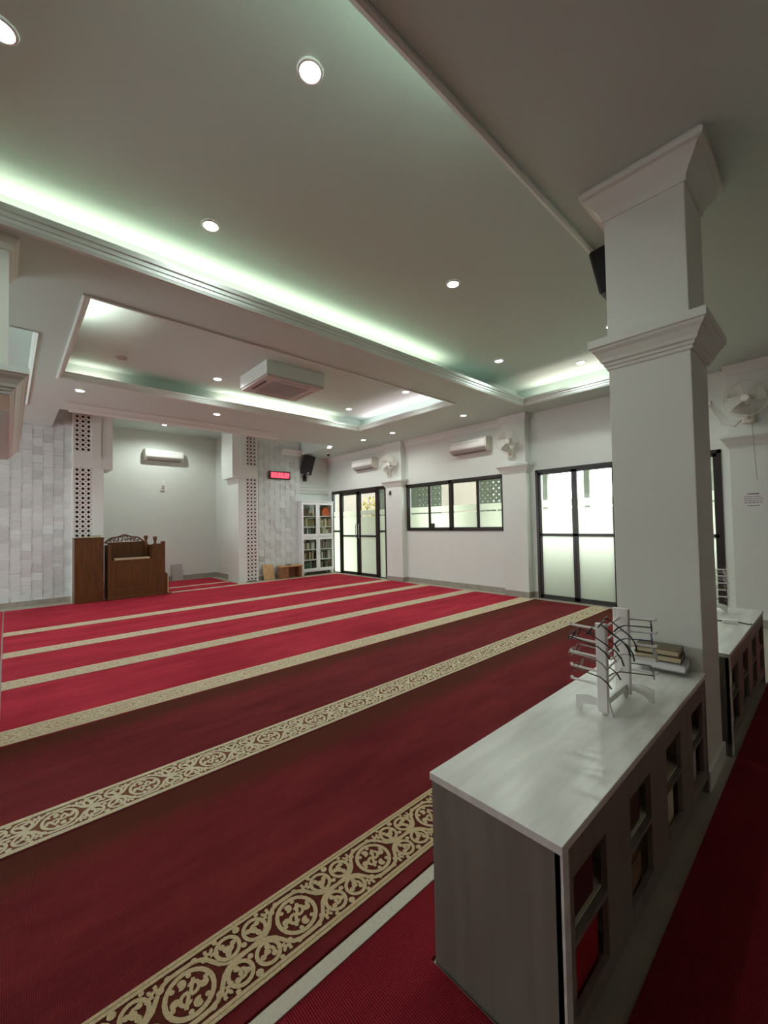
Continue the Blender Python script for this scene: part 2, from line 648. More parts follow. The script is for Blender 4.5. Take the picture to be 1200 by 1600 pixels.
# cornices on the window wall and the ledge in the corner recess
pilasters = [(.40, .855), (3.53, 3.985), (6.53, 7.05)]
b = B()
cprof = [(WX, 3.0), (WX-.012, 3.005), (WX-.018, 3.03), (WX-.05, 3.07), (WX-.06, 3.10), (WX-.085, 3.115), (WX-.09, ZS), (WX, ZS)]
for y0, y1 in ((3.985, 6.53), (7.05, 9.62)):
    n = len(b.v); k = len(cprof)
    b.v += [(x, y0, z) for x, z in cprof]+[(x, y1, z) for x, z in cprof]
    for i in range(k):
        j = (i+1) % k
        b.f.append((n+i, n+j, n+k+j, n+k+i)); b.m.append(0)
struct('trim_5', b, WALL)
b = B().prism([(9.62, 2.15), (9.57, 2.16), (9.56, 2.20), (9.52, 2.24), (9.51, 2.30), (9.48, 2.315), (9.48, 2.345), (9.62, 2.345)], 5.66, WX-.001, 'x')
struct('trim_6', b, WALL)
# crown over the right tiled strip
b = B().prism([(YT, 3.10), (YT-.02, 3.11), (YT-.04, 3.17), (YT-.08, 3.20), (YT-.10, 3.25), (YT, 3.25)], 5.12, 5.70, 'x')
struct('trim_7', b, WALL)


# ------------------------------------------------------------------ pillars and pilasters
CAPZ = 2.145


def cap_profile(z0, s=1.0):
    return [(-.004, z0-.012), (.008*s, z0-.012), (.010*s, z0+.004), (.018*s, z0+.008), (.020*s, z0+.022), (.030*s, z0+.028),
            (.036*s, z0+.045), (.052*s, z0+.075), (.066*s, z0+.092), (.070*s, z0+.104), (.078*s, z0+.108), (.078*s, z0+.150), (-.004, z0+.150)]


def pillar(x0, x1, y0, y1, label, wall=False, z1=ZS, name='pillar', crown=True):
    t = empty(name, ((x0+x1)/2, (y0+y1)/2, 0), label, 'pillar')
    B().box(x0, x1, y0, y1, 0, z1).build('shaft', PILLAR, t, bevel=.004)
    B().ring(x0, x1, y0, y1, cap_profile(CAPZ)).build('capital', PILLAR, t)
    if crown:
        B().ring(x0, x1, y0, y1, [(-.002, z1-.175), (.008, z1-.175), (.012, z1-.145), (.022, z1-.125), (.052, z1-.085), (.072, z1-.05), (.094, z1-.045), (.098, z1-.02), (.086, z1-.001), (-.002, z1-.001)]).build('crown', PILLAR, t)
    return t


col = pillar(2.48, 2.855, .455, .83, 'square off-white pillar rising from the end of the near bookshelf')
B().ring(2.48, 2.855, .455, .83, [(.0, .0), (.012, 0), (.012, .09), (0, .095)]).build('plinth', PILLAR, col)
for (y0, y1), lab in zip(pilasters, ('white wall pilaster with the paper notice, right edge of photo', 'white wall pilaster between the long window and the wide glass doors', 'white wall pilaster between the far glass door and the long window')):
    x0 = WX-.15
    t = empty('pilaster', (WX, (y0+y1)/2, 0), lab, 'pillar')
    B().box(x0, WX-.001, y0, y1, 0, ZS-.002).build('shaft', WALL, t, bevel=.004)
    B().ring(x0, WX-.001, y0, y1, cap_profile(CAPZ), flat=True).build('capital', WALL, t)
    B().ring(x0, WX-.001, y0, y1, [(0, 3.03), (.01, 3.03), (.016, 3.06), (.03, 3.10), (.04, ZS-.002)], flat=True).build('crown', WALL, t)
    B().ring(x0, WX-.001, y0, y1, [(0, 0), (.008, 0), (.008, .10), (0, .10)], flat=True).build('skirting', BASE, t)
# left pillar: only its capital, upper shaft and the moulded lintel running back from it are in view
t = empty('pillar', (-.25, 3.68, 0), 'white pillar with moulded capital and lintel at the left edge of photo', 'pillar')
B().box(-.45, -.06, 3.46, 3.90, .0105, CAPZ).build('shaft', PILLAR, t)
B().box(-.45, .0, 3.46, 3.90, CAPZ, ZS-.002).build('upper_shaft', PILLAR, t)
B().ring(-.45, .0, 3.46, 6.6, cap_profile(CAPZ+.02, 1.25)).build('capital', MOULD, t)
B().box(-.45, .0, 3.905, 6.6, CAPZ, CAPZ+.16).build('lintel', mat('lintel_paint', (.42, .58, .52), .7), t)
B().ring(-.45, .0, 3.46, 3.90, [(0, ZS-.09), (.012, ZS-.085), (.025, ZS-.05), (.045, ZS-.02), (.05, ZS-.002)]).build('crown', PILLAR, t)


# ------------------------------------------------------------------ mihrab pylons
def lattice(x0, x1, z0, z1, y, ncol, mats, thick=.03, c=.18, r=.37, axis='y'):
    s = (x1-x0)/ncol
    nr = max(1, round((z1-z0)/s))
    h = (z1-z0)/nr
    bm = bmesh.new()
    V = {}

    def v(a, q):
        k = (round(a, 5), round(q, 5))
        if k not in V:
            V[k] = bm.verts.new((k[0], y, k[1]) if axis == 'y' else (y, k[0], k[1]))
        return V[k]
    for i in range(ncol):
        for j in range(nr):
            cx, cz = x0+(i+.5)*s, z0+(j+.5)*h
            hx, hz = s/2, h/2
            cu, cv = c*s, c*h
            I = [v(cx, cz+r*h), v(cx+r*s, cz), v(cx, cz-r*h), v(cx-r*s, cz)]
            N1, N2 = v(cx-hx+cu, cz+hz), v(cx+hx-cu, cz+hz)
            E1, E2 = v(cx+hx, cz+hz-cv), v(cx+hx, cz-hz+cv)
            S1, S2 = v(cx+hx-cu, cz-hz), v(cx-hx+cu, cz-hz)
            W1, W2 = v(cx-hx, cz-hz+cv), v(cx-hx, cz+hz-cv)
            for f in ((N1, N2, I[0]), (E1, E2, I[1]), (S1, S2, I[2]), (W1, W2, I[3]), (N2, E1, I[1], I[0]), (E2, S1, I[2], I[1]), (S2, W1, I[3], I[2]), (W2, N1, I[0], I[3])):
                bm.faces.new(f)
    bmesh.ops.recalc_face_normals(bm, faces=bm.faces)
    bmesh.ops.solidify(bm, geom=bm.faces[:], thickness=thick)
    me = bpy.data.meshes.new('lattice_panel')
    bm.to_mesh(me)
    bm.free()
    me.materials.append(mats)
    return me


def pylon(mir, label):
    X = (lambda x: x) if not mir else (lambda x: 5.295-x)
    t = empty('mihrab_pylon', (X(1.1), 9.4, 0), label, 'mihrab')

    def bx(x0, x1, y0, y1, z0, z1):
        a, c_ = sorted((X(x0), X(x1)))
        return B().box(a, c_, y0, y1, z0, z1)
    f = 9.32
    bx(1.155, 1.345, f, 9.95, 0, 3.6).build('pier', WALL, t, bevel=.003)
    bx(.885, 1.155, f+.09, 9.45, 0, 3.6).build('lattice_backing', HOLE, t)
    bx(.87, .90, f-.004, 9.45, 0, 3.6).build('outer_jamb', WALL, t)
    bx(1.30, 1.485, f-.02, 9.95, 2.43, 3.6).build('stepped_corbel', WALL, t, bevel=.003)
    bx(.885, 1.35, f-.012, 9.40, 2.44, 2.735).build('cross_band', WALL, t, bevel=.003)
    bx(1.15, 1.30, f-.04, 9.45, 2.63, 3.6).build('upper_corbel', WALL, t, bevel=.003)
    for z0, z1 in ((0.02, 2.44), (2.735, 3.60)):
        a, c_ = sorted((X(.895), X(1.155)))
        me = lattice(a, c_, z0, z1, f+.03, 3, LATT)
        o = bpy.data.objects.new('lattice_panel', me)
        COL.objects.link(o)
        o.parent = t
        o.matrix_parent_inverse = t.matrix_basis.inverted()


pylon(False, 'white stepped mihrab pylon with pierced lattice behind the wooden lectern')
pylon(True, 'white stepped mihrab pylon with pierced lattice beside the red clock strip')

# ------------------------------------------------------------------ windows and doors


def film_and_glass(b_clear, b_film, y0, y1, z0, z1, x, full=False, gap=(1.495, 1.525), top=1.645):
    b_clear.box(x, x+.006, y0, y1, z0, z1)
    xf = x-.003
    if full:
        b_film.quad([(xf, y0, z0), (xf, y1, z0), (xf, y1, z1), (xf, y0, z1)])
    else:
        for a, c_ in ((z0, gap[0]), (gap[1], top)):
            b_film.quad([(xf, y0, a), (xf, y1, a), (xf, y1, c_), (xf, y0, c_)])


def bar(b, y0, y1, z0, z1, x0=WX-.015, x1=WX+.06):
    b.box(x0, x1, y0, y1, z0, z1)


# long window
wn = empty('window_1', (WX, 5.27, 1.13), kind='structure')
y0, y1, z0, z1 = WIN
f = B()
for a in ((y0, y0+.055, z0, z1), (y1-.055, y1, z0, z1), (y0, y1, z0, z0+.055), (y0, y1, z1-.06, z1), (5.235, 5.305, z0, z1)):
    bar(f, *a)
f.build('window_frame', FRAME, wn, fix=False)
for (a, c_) in ((y0+.055, 4.61), (4.635, 5.235), (5.305, 5.84), (5.865, y1-.055)):
    s = B()
    fr = .018
    for q in ((a, a+fr, z0+.055, z1-.06), (c_-fr, c_, z0+.055, z1-.06), (a, c_, z0+.055, z0+.055+fr), (a, c_, z1-.06-fr, z1-.06)):
        bar(s, *q, x0=WX+.01, x1=WX+.04)
    so = s.build('sash', FRAME, wn, fix=False)
    g, fl = B(), B()
    film_and_glass(g, fl, a+fr, c_-fr, z0+.055+fr, z1-.06-fr, WX+.025)
    g.build('pane', GLASS, so)
    fl.build('frosted_film', FROST, so)
f = B()
bar(f, 4.61, 4.635, z0+.055, z1-.06, x0=WX, x1=WX+.045)
bar(f, 5.84, 5.865, z0+.055, z1-.06, x0=WX, x1=WX+.045)
f.build('mullion', FRAME, wn, fix=False)
B().box(WX-.005, WX+.03, 5.72, 5.80, 1.20, 1.29).build('latch', BLACK, wn, bevel=.004)


def door_leaf(parent, y0, y1, z1, zm, st=.05, handle=None, name='leaf', bottom=.07):
    s = B()
    for q in ((y0, y0+st, 0.004, z1), (y1-st, y1, 0.004, z1), (y0, y1, 0.004, bottom), (y0, y1, z1-st, z1), (y0, y1, zm-.022, zm+.022)):
        bar(s, *q, x0=WX, x1=WX+.045)
    so = s.build(name, FRAME, parent, fix=False)
    for full, a, c_ in ((True, bottom, zm-.022), (False, zm+.022, z1-st)):
        g, fl = B(), B()
        film_and_glass(g, fl, y0+st, y1-st, a, c_, WX+.02, full)
        g.build('pane', GLASS, so)
        fl.build('frosted_film', FROST, so)
    if handle is not None:
        h = B().tube([(WX-.002, handle, zm-.05), (WX-.05, handle, zm-.05), (WX-.05, handle, zm+.30), (WX-.002, handle, zm+.30)], .011, 8)
        h.build('handle', METAL, so, smooth=True)
    return so


# far double door with side lights
d = empty('door_1', (WX, 8.3, 0), kind='structure')
f = B()
for a in ((7.20, 7.245, 0, 2.21), (7.47, 7.525, 0, 2.21), (9.0, 9.055, 0, 2.21), (9.36, 9.40, 0, 2.21), (7.20, 9.40, 2.14, 2.21)):
    bar(f, *a)
f.build('door_frame', FRAME, d, fix=False)
door_leaf(d, 7.525, 8.255, 2.14, 1.0, .07, 8.20)
door_leaf(d, 8.27, 9.0, 2.14, 1.0, .07, 8.325)
for a, c_ in ((7.245, 7.47), (9.055, 9.36)):
    door_leaf(d, a, c_, 2.14, 1.12, .012, None, 'side_light', .02)
# wide doors, four leaves
d = empty('door_2', (WX, 2.2, 0), kind='structure')
f = B()
for a in ((.955, 1.00, 0, 2.16), (3.39, 3.435, 0, 2.16), (2.155, 2.20, 0, 2.16), (.955, 3.435, 2.115, 2.16)):
    bar(f, *a)
bar(f, .955, 3.435, 0, .012)
f.build('door_frame', FRAME, d, fix=False)
for a, c_ in ((1.0, 1.575), (1.58, 2.155), (2.20, 2.792), (2.797, 3.39)):
    door_leaf(d, a, c_, 2.115, 1.065, .04)

# ------------------------------------------------------------------ outside
tag(B().box(6.85, 40, -12, 25, -.32, -.12).build('outside_ground', GRASS), kind='structure')
tag(B().box(6.8, 7.5, -4, 11, -.12, -.01).build('terrace_floor', CONC), kind='structure')
tag(B().box(6.79, 7.75, -4, 11, 2.62, 2.8).build('terrace_roof', CONC), kind='structure')
v = empty('terrace_rail', (7.7, 3, 0), 'grey concrete terrace beam on posts outside the wide glass doors', 'terrace')
B().box(7.71, 7.8, -1, 5.6, 2.20, 2.36).build('beam', CONC, v)
for yy in (1.2, 3.02, 3.80):
    B().box(7.71, 7.79, yy-.05, yy+.05, -.12, 2.20).build('post', CONC, v)
v2 = tag(B().box(7.45, 7.6, 6.9, 7.3, -.12, 2.62).build('terrace_column', CONC, bevel=.01), 'pale concrete column outside, behind the left pane of long window', 'column')
for i, (a, c_, lab) in enumerate(((4.25, 5.02, 'green-grey star-pierced screen outside, behind the right pane of long window'),
                                  (7.35, 8.15, 'pierced screen outside, behind the side light of far glass door'),
                                  (6.05, 6.8, 'pierced screen outside, behind the left pane of long window'))):
    me = lattice(a, c_, -.12, 2.55, 7.35, 6, SCREENM, .04, c=.16, r=.20, axis='x')
    me.name = 'pierced_screen'
    o = bpy.data.objects.new('pierced_screen', me)
    COL.objects.link(o)
    tag(o, lab, 'screen')
low = tag(B().box(7.22, 7.32, -2, 4.0, -.0095, .92).build('dimming_parapet', CONC, bevel=.01), 'low grey wall added outside to dim the frosted panes of wide doors', 'wall')  # unseen wall added to cut daylight on the lower panes
hs = empty('neighbour_house', (11, 14, 0), 'pale beige neighbouring house seen through the far glass door', 'house')
HOUSEM = mat('house_plaster', (.17, .14, .115), .8, var=.1, scale=2)
B().box(10.5, 14, 9.0, 19, -.3, 4.2).build('wall', HOUSEM, hs)
B().box(10.2, 14.2, 8.8, 19.2, 4.2, 4.4).build('roof', CONC, hs)
# shrub with yellow-green leaves and an orange banner seen through the far door
t = empty('shrub', (9.2, 10.6, -.12), 'yellow-green shrub outside, seen through the far glass door', 'plant')
bl = B()
for i in range(160):
    u, w, q = random.random()*2*PI, random.uniform(-1, 1), random.random()**.4
    p = Vector((9.2+.5*q*math.cos(u)*math.sqrt(1-w*w), 10.6+.5*q*math.sin(u)*math.sqrt(1-w*w), 1.75+.55*q*w))
    a, c_ = Vector((random.uniform(-1, 1), random.uniform(-1, 1), random.uniform(-1, 1))).normalized()*.09, Vector((random.uniform(-1, 1), random.uniform(-1, 1), random.uniform(-1, 1))).normalized()*.04
    bl.quad([p-a, p+c_, p+a, p-c_])
o = bl.build('foliage', LEAF, t, fix=False)
o['kind'] = 'stuff'
B().tube([(9.2, 10.6, -.12), (9.22, 10.58, .8), (9.2, 10.6, 1.7)], [.05, .04, .02]).build('trunk', WOOD, t, smooth=True)

# ------------------------------------------------------------------ carpets
YS = [1.13, 2.26, 3.41, 4.58, 5.70, 6.875]
SW = .24
CX0, CX1 = -.03, 6.44


def ribbon(V, Fc, pts, w, z=0.0, closed=False):
    n = len(V)
    P = [Vector(p) for p in pts]
    k = len(P)
    for i, p in enumerate(P):
        if closed:
            d_ = P[(i+1) % k]-P[(i-1) % k]
        else:
            d_ = P[min(i+1, k-1)]-P[max(i-1, 0)]
        d_.normalize()
        nrm = Vector((-d_.y, d_.x))
        ww = w[i] if isinstance(w, list) else w
        a, c_ = p+nrm*ww/2, p-nrm*ww/2
        V.append((a.x, a.y, z))
        V.append((c_.x, c_.y, z))
    for i in range(k if closed else k-1):
        j = (i+1) % k
        Fc.append((n+2*i, n+2*i+1, n+2*j+1, n+2*j))


def arc(cx, cy, r, a0, a1, n=12, r2=None):
    r2 = r if r2 is None else r2
    return [(cx+(r+(r2-r)*i/n)*math.cos(a0+(a1-a0)*i/n), cy+(r+(r2-r)*i/n)*math.sin(a0+(a1-a0)*i/n)) for i in range(n+1)]


def motif():
    """one repeat of the arabesque: u in [-.5,.5] of period PER, v in [-.1,.1]"""
    V, Fc = [], []
    P_ = .335

    lay = [0]

    def rib_(V_, F_, p_, w_, **k):
        lay[0] += 2e-5
        ribbon(V_, F_, p_, w_*1.28, lay[0], **k)

    def disc(x, y, r, n=8):
        r *= 1.3
        lay[0] += 2e-5
        m_ = len(V)
        for i in range(n):
            V.append((x+r*math.cos(2*PI*i/n), y+r*math.sin(2*PI*i/n), lay[0]))
        Fc.append(tuple(range(m_, m_+n)))
    # two vines crossing midway between the medallions
    half = [(0, .078), (.028, .077), (.050, .070), (.066, .056), (.077, .038), (.089, .020), (.106, .008), (.135, .003), (.1675, 0)]
    for sg in (1, -1):
        rib_(V, Fc, [(-u, sg*v_) for u, v_ in half[::-1]]+[(u, sg*v_) for u, v_ in half[1:]], .0105)
    # medallion
    rib_(V, Fc, arc(0, 0, .062, 0, 2*PI*23/24, 23), .0105, closed=True)
    sc = arc(.017, .019, .019, -2.6, 2.2, 12)
    rib_(V, Fc, [(-.02, -.035)]+arc(.012, .012, .020, -2.4, 2.6, 12, .010), .0085)
    rib_(V, Fc, [(.02, .035)]+arc(-.012, -.012, .020, .74, 5.74, 12, .010), .0085)
    for a in (0.1, 1.9, 3.24, 5.04):
        cx, cy = .040*math.cos(a), .040*math.sin(a)
        rib_(V, Fc, arc(cx, cy, .013, a+2.2, a+7.0, 9, .006), .0075)
        disc(cx, cy, .006)
    for k in range(6):
        a = k*PI/3+.3
        disc(.050*math.cos(a), .050*math.sin(a), .0058)
    # small roundels at the four sides of each crossing
    for sx in (-1, 1):
        for sy in (-1, 1):
            cx, cy = sx*(.5*P_-.043), sy*.047
            rib_(V, Fc, arc(cx, cy, .034, 0, 2*PI*17/18, 17), .0095, closed=True)
            a0 = math.atan2(sy, -sx)
            rib_(V, Fc, arc(cx+.003, cy, .015, a0, a0+4.6, 9, .009), .0085)
            for q in (0, 2.1, 4.2):
                disc(cx+.019*math.cos(a0+q), cy+.019*math.sin(a0+q), .0072)
            disc(cx, cy, .006)
            # filler curls between roundel and medallion
            fx, fy = sx*.078, sy*.076
            rib_(V, Fc, arc(fx, fy, .012, a0, a0+sx*sy*4.5, 8, .006), .008)
            disc(sx*.060, sy*.060, .0085)
            disc(sx*.036, sy*.078, .007)
            rib_(V, Fc, [(sx*.098, sy*.050), (sx*.088, sy*.058), (sx*.076, sy*.058)], .0085)
            disc(sx*.100, sy*.088, .006)
    for k in (1,):
        disc(k*.5*P_*.985, .022, .007)
        disc(k*.5*P_*.985, -.022, .007)
        disc(k*.5*P_*.985, .083, .009)
        disc(k*.5*P_*.985, -.083, .009)
    return V, Fc, P_


MV, MF, PER = motif()


def stripe_band(parent, y0, zb, phase, row):
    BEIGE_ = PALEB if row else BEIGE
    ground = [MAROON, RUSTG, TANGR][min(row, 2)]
    yc = y0+SW/2
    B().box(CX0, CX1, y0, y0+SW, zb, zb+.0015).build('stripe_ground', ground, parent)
    e = B()
    for a in (y0, y0+SW-.024):
        e.box(CX0, CX1, a, a+.011, zb, zb+.004)
        e.box(CX0, CX1, a+.013, a+.024, zb, zb+.004)
    e.build('stripe_edging', BEIGE_, parent, fix=False)
    V, Fc = [], []
    x = phase-PER*math.ceil((phase-CX0)/PER)
    while x < CX1+PER:
        n = len(V)
        ok = [(min(max(x+p[0], CX0), CX1), yc+p[1]*1.03, zb+.0028+p[2]) for p in MV]
        V += ok
        Fc += [tuple(n+i for i in f_) for f_ in MF]
        x += PER
    me = bpy.data.meshes.new('scroll_pattern')
    me.from_pydata(V, [], Fc)
    me.materials.append(BEIGE_)
    o = bpy.data.objects.new('scroll_pattern', me)
    COL.objects.link(o)
    o.parent = parent
    o.matrix_parent_inverse = parent.matrix_basis.inverted()
    o['kind'] = 'stuff'


names = ['dark wine prayer carpet row beside the near bookshelf, widest scroll stripe', 'dark wine prayer carpet row, second scroll stripe from the near bookshelf',
         'crimson prayer carpet row with scroll stripe, nearest of the four crimson rows', 'crimson prayer carpet row, second of the four crimson rows from the bookshelf',
         'crimson prayer carpet row, third of the four crimson rows from the bookshelf', 'crimson prayer carpet row along the tiled wall, lectern and bookcase']
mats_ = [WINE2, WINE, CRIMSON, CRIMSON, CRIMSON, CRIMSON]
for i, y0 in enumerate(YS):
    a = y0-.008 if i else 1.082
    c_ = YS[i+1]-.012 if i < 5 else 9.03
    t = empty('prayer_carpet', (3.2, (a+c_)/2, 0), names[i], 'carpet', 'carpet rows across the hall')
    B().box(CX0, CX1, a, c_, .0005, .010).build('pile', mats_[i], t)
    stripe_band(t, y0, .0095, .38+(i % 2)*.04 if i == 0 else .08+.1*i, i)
    if i == 5:
        B().box(2.4, CX1, 8.94, 9.03, .0095, .0115).build('binding', BEIGEF, t)
# near carpet with white binding
t = empty('aisle_carpet', (0, -.8, 0), 'deep red ribbed carpet in the foreground with white bound edge', 'carpet')
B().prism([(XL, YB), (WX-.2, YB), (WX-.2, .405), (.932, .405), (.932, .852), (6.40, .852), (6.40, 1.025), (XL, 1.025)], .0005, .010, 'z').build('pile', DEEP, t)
B().box(XL, 6.40, 1.0255, 1.070, .0005, .013).build('binding', WHITEF, t)
t = empty('side_carpet', (-2, 5, 0), 'crimson carpet running off past the left edge of photo', 'carpet')
B().box(XL, -.045, 1.08, 9.05, .0005, .010).build('pile', CRIMSON, t)
# niche carpet
t = empty('niche_carpet', (2.6, 10, 0), 'dark red carpet on the mihrab niche floor', 'carpet')
B().box(1.36, 3.86, 9.16, 10.86, .0005, .010).build('pile', CRIMSON, t)
B().box(1.36, 3.86, 9.62, 9.74, .0095, .0115).build('stripe', BEIGEF, t)

# ------------------------------------------------------------------ low bookshelves


def bookshelf(x0, x1, y0, y1, h, nbay, label, pitch, first):
    t = empty('low_bookshelf', ((x0+x1)/2, (y0+y1)/2, 0), label, 'bookshelf')
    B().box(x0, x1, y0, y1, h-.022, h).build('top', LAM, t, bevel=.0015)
    B().box(x0+.006, x0+.024, y0+.004, y1-.004, 0.002, h-.022).build('side_panel', LAM_SHADED, t)
    B().box(x1-.024, x1-.006, y0+.004, y1-.004, 0.002, h-.022).build('side_panel', LAM_SHADED, t)
    B().box(x0+.024, x1-.024, y0+.03, y1-.03, .07, .09).build('bottom_panel', CREAM, t)
    B().box(x0+.024, x1-.024, y0+.022, y1-.022, .285, .303).build('shelf', CREAM, t)
    B().box(x0+.024, x1-.024, y1-.02, y1-.006, .07, h-.022).build('back_panel', LAM_SHADED, t)
    B().box(x0+.024, x1-.024, y0+.04, y0+.055, .002, .07).build('kick_board', BLACK, t)
    # front frame with paired openings
    fb = B()
    ops = []
    for k in range(nbay):
        a = first+k*pitch
        if a+.205 < x1-.03:
            ops.append((a, a+.205))
    hz = [(.125, .285), (.30, .45)]
    xs = breaks(x0+.006, x1-.006, *[q for o_ in ops for q in o_])
    zs = breaks(.07, h-.022, *[q for o_ in hz for q in o_])
    hl = [(o_[0], o_[1], z_[0], z_[1]) for o_ in ops for z_ in hz]
    cells(fb, xs, zs, hl, lambda a, c_, z0, z1: fb.box(a, c_, y0+.006, y0+.022, z0, z1))
    fb.build('front_frame', LAM_SHADED, t, fix=False)
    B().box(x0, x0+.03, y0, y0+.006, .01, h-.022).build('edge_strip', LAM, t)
    for k in range(len(ops)-1):
        xm = (ops[k][1]+ops[k+1][0])/2
        B().box(xm-.009, xm+.009, y0+.022, y1-.02, .09, h-.022).build('divider', CREAM, t)
    return t


HS = .557
bookshelf(.935, 2.47, .445, .845, HS, 4, 'long low grey bookshelf in the foreground, glasses stand on top', .395, 1.0)
bookshelf(2.895, 4.41, .415, .80, HS, 4, 'low grey bookshelf behind the square pillar', .395, 2.98)
# contents glimpsed in the openings
for i, (x, z, w, hh, m, lab) in enumerate(((1.03, .304, .14, .11, 'maroon', 'dark maroon book inside upper left opening of near bookshelf'),
                                           (1.04, .091, .15, .14, 'red', 'red book inside lower left opening of near bookshelf'),
                                           (1.43, .304, .13, .12, 'brown', 'dark brown book inside second upper opening of near bookshelf'),
                                           (1.44, .091, .12, .11, 'tan', 'tan book inside second lower opening of near bookshelf'),
                                           (1.81, .091, .15, .15, 'cream', 'cream book inside third lower opening of near bookshelf'),
                                           (2.22, .091, .13, .15, 'white', 'pale book inside fourth lower opening of near bookshelf'))):
    c_ = {'maroon': (.06, .012, .012), 'red': (.32, .01, .02), 'brown': (.06, .03, .02), 'tan': (.2, .14, .08), 'cream': (.62, .58, .38), 'white': (.6, .6, .55)}[m]
    mm = mat('cover_'+m, c_, .5)
    t = empty('book', (x, .52, z), lab, 'book', 'books inside the near bookshelf')
    B().box(x, x+w, .475, .478, z+.001, z+hh).box(x, x+w, .500, .503, z+.001, z+hh).box(x, x+.003, .478, .500, z+.001, z+hh).build('cover', mm, t, fix=False)
    B().box(x+.004, x+w-.004, .4785, .4995, z+.003, z+hh-.004).build('pages', PAPERB, t)

# stacked books on the near shelf by the pillar


def flat_book(loc, rz, L, Wd, Hh, col, label, pages=PAPERB):
    mm = mat('cover', col, .45, var=.15, scale=20)
    t = empty('book', loc, label, 'book', 'books stacked on the bookshelf', rz=rz)
    c_ = .004
    cv = B().box(-L/2, L/2, -Wd/2, Wd/2, 0, c_).box(-L/2, L/2, -Wd/2, Wd/2, Hh-c_, Hh).box(-L/2, L/2, Wd/2-c_, Wd/2, c_, Hh-c_)
    lpart('cover', cv, mm, t, bevel=.0008)
    lpart('pages', B().box(-L/2+.004, L/2-.004, -Wd/2+.005, Wd/2-c_-.0003, c_+.0002, Hh-c_-.0002), pages, t)
    return t


bx_, by_ = 2.385, .60
RB = math.radians(-87)
flat_book((bx_+.015, by_-.035, HS+.0005), RB, .06, .05, .020, (.16, .05, .04), 'small red-brown booklet under the stack of books by pillar')
flat_book((bx_, by_, HS+.021), RB, .205, .14, .036, (.42, .43, .45), 'pale grey book in the stack by the pillar', PAPER)
flat_book((bx_-.002, by_+.012, HS+.0575), RB+.05, .19, .13, .030, (.055, .035, .03), 'dark brown book in the middle of the stack by pillar')
flat_book((bx_, by_+.016, HS+.088), RB+.02, .185, .128, .028, (.13, .11, .055), 'olive brown book on top of the stack by pillar')


# ------------------------------------------------------------------ eyeglass stands and glasses
def rod(b, p, q, r, k=8):
    b.tube([p, q], r, k)


def stand(loc, label):
    t = empty('eyeglass_stand', loc, label, 'stand')
    levels = [.055, .108, .160, .215, .270, .322]
    # local: front post at origin, arms along +y; back post at x=.25, arms along -y; bars along x
    lpart('front_post', B().box(-.010, .010, -.020, .020, .012, .345, ch=.004), WHITE, t)
    lpart('back_post', B().box(.235, .255, -.022, .040, .012, .365, ch=.004), WHITE, t)
    for i, z in enumerate(levels[1:]):
        r = B()
        rod(r, (0, .018, z), (-.006, .112, z+.004), .0048)
        rod(r, (-.006, .112, z+.002), (-.006, .115, z+.012), .006)
        lpart('arm', r, WHITE, t, smooth=True)
        r = B()
        rod(r, (.247, -.020, z+.008), (.262, -.110, z+.008), .0048)
        rod(r, (.262, -.110, z+.006), (.262, -.113, z+.016), .006)
        lpart('arm', r, WHITE, t, smooth=True)
        r = B()
        rod(r, (.009, -.002, z), (.236, .012, z+.006), .0042)
        lpart('cross_bar', r, WHITE, t, smooth=True)
    foot = [(-.035, 0), (-.022, 0), (.0, .022), (.030, .030), (.065, .024), (.088, 0), (.102, 0), (.102, .050), (.055, .062), (-.02, .055)]
    lpart('foot', B().prism(foot, -.006, .006, 'x'), WHITE, t)
    lpart('foot', B().prism([(-y, z) for y, z in foot], .240, .252, 'x'), WHITE, t)
    lpart('foot_bar', B().prism([(.0, 0), (.02, 0), (.06, .028), (.19, .028), (.22, 0), (.25, 0), (.25, .052), (0, .052)], -.006, .006, 'y'), WHITE, t)
    return t


st = stand((1.683, .622, HS), 'white eyeglass stand hung with reading glasses on the near bookshelf')


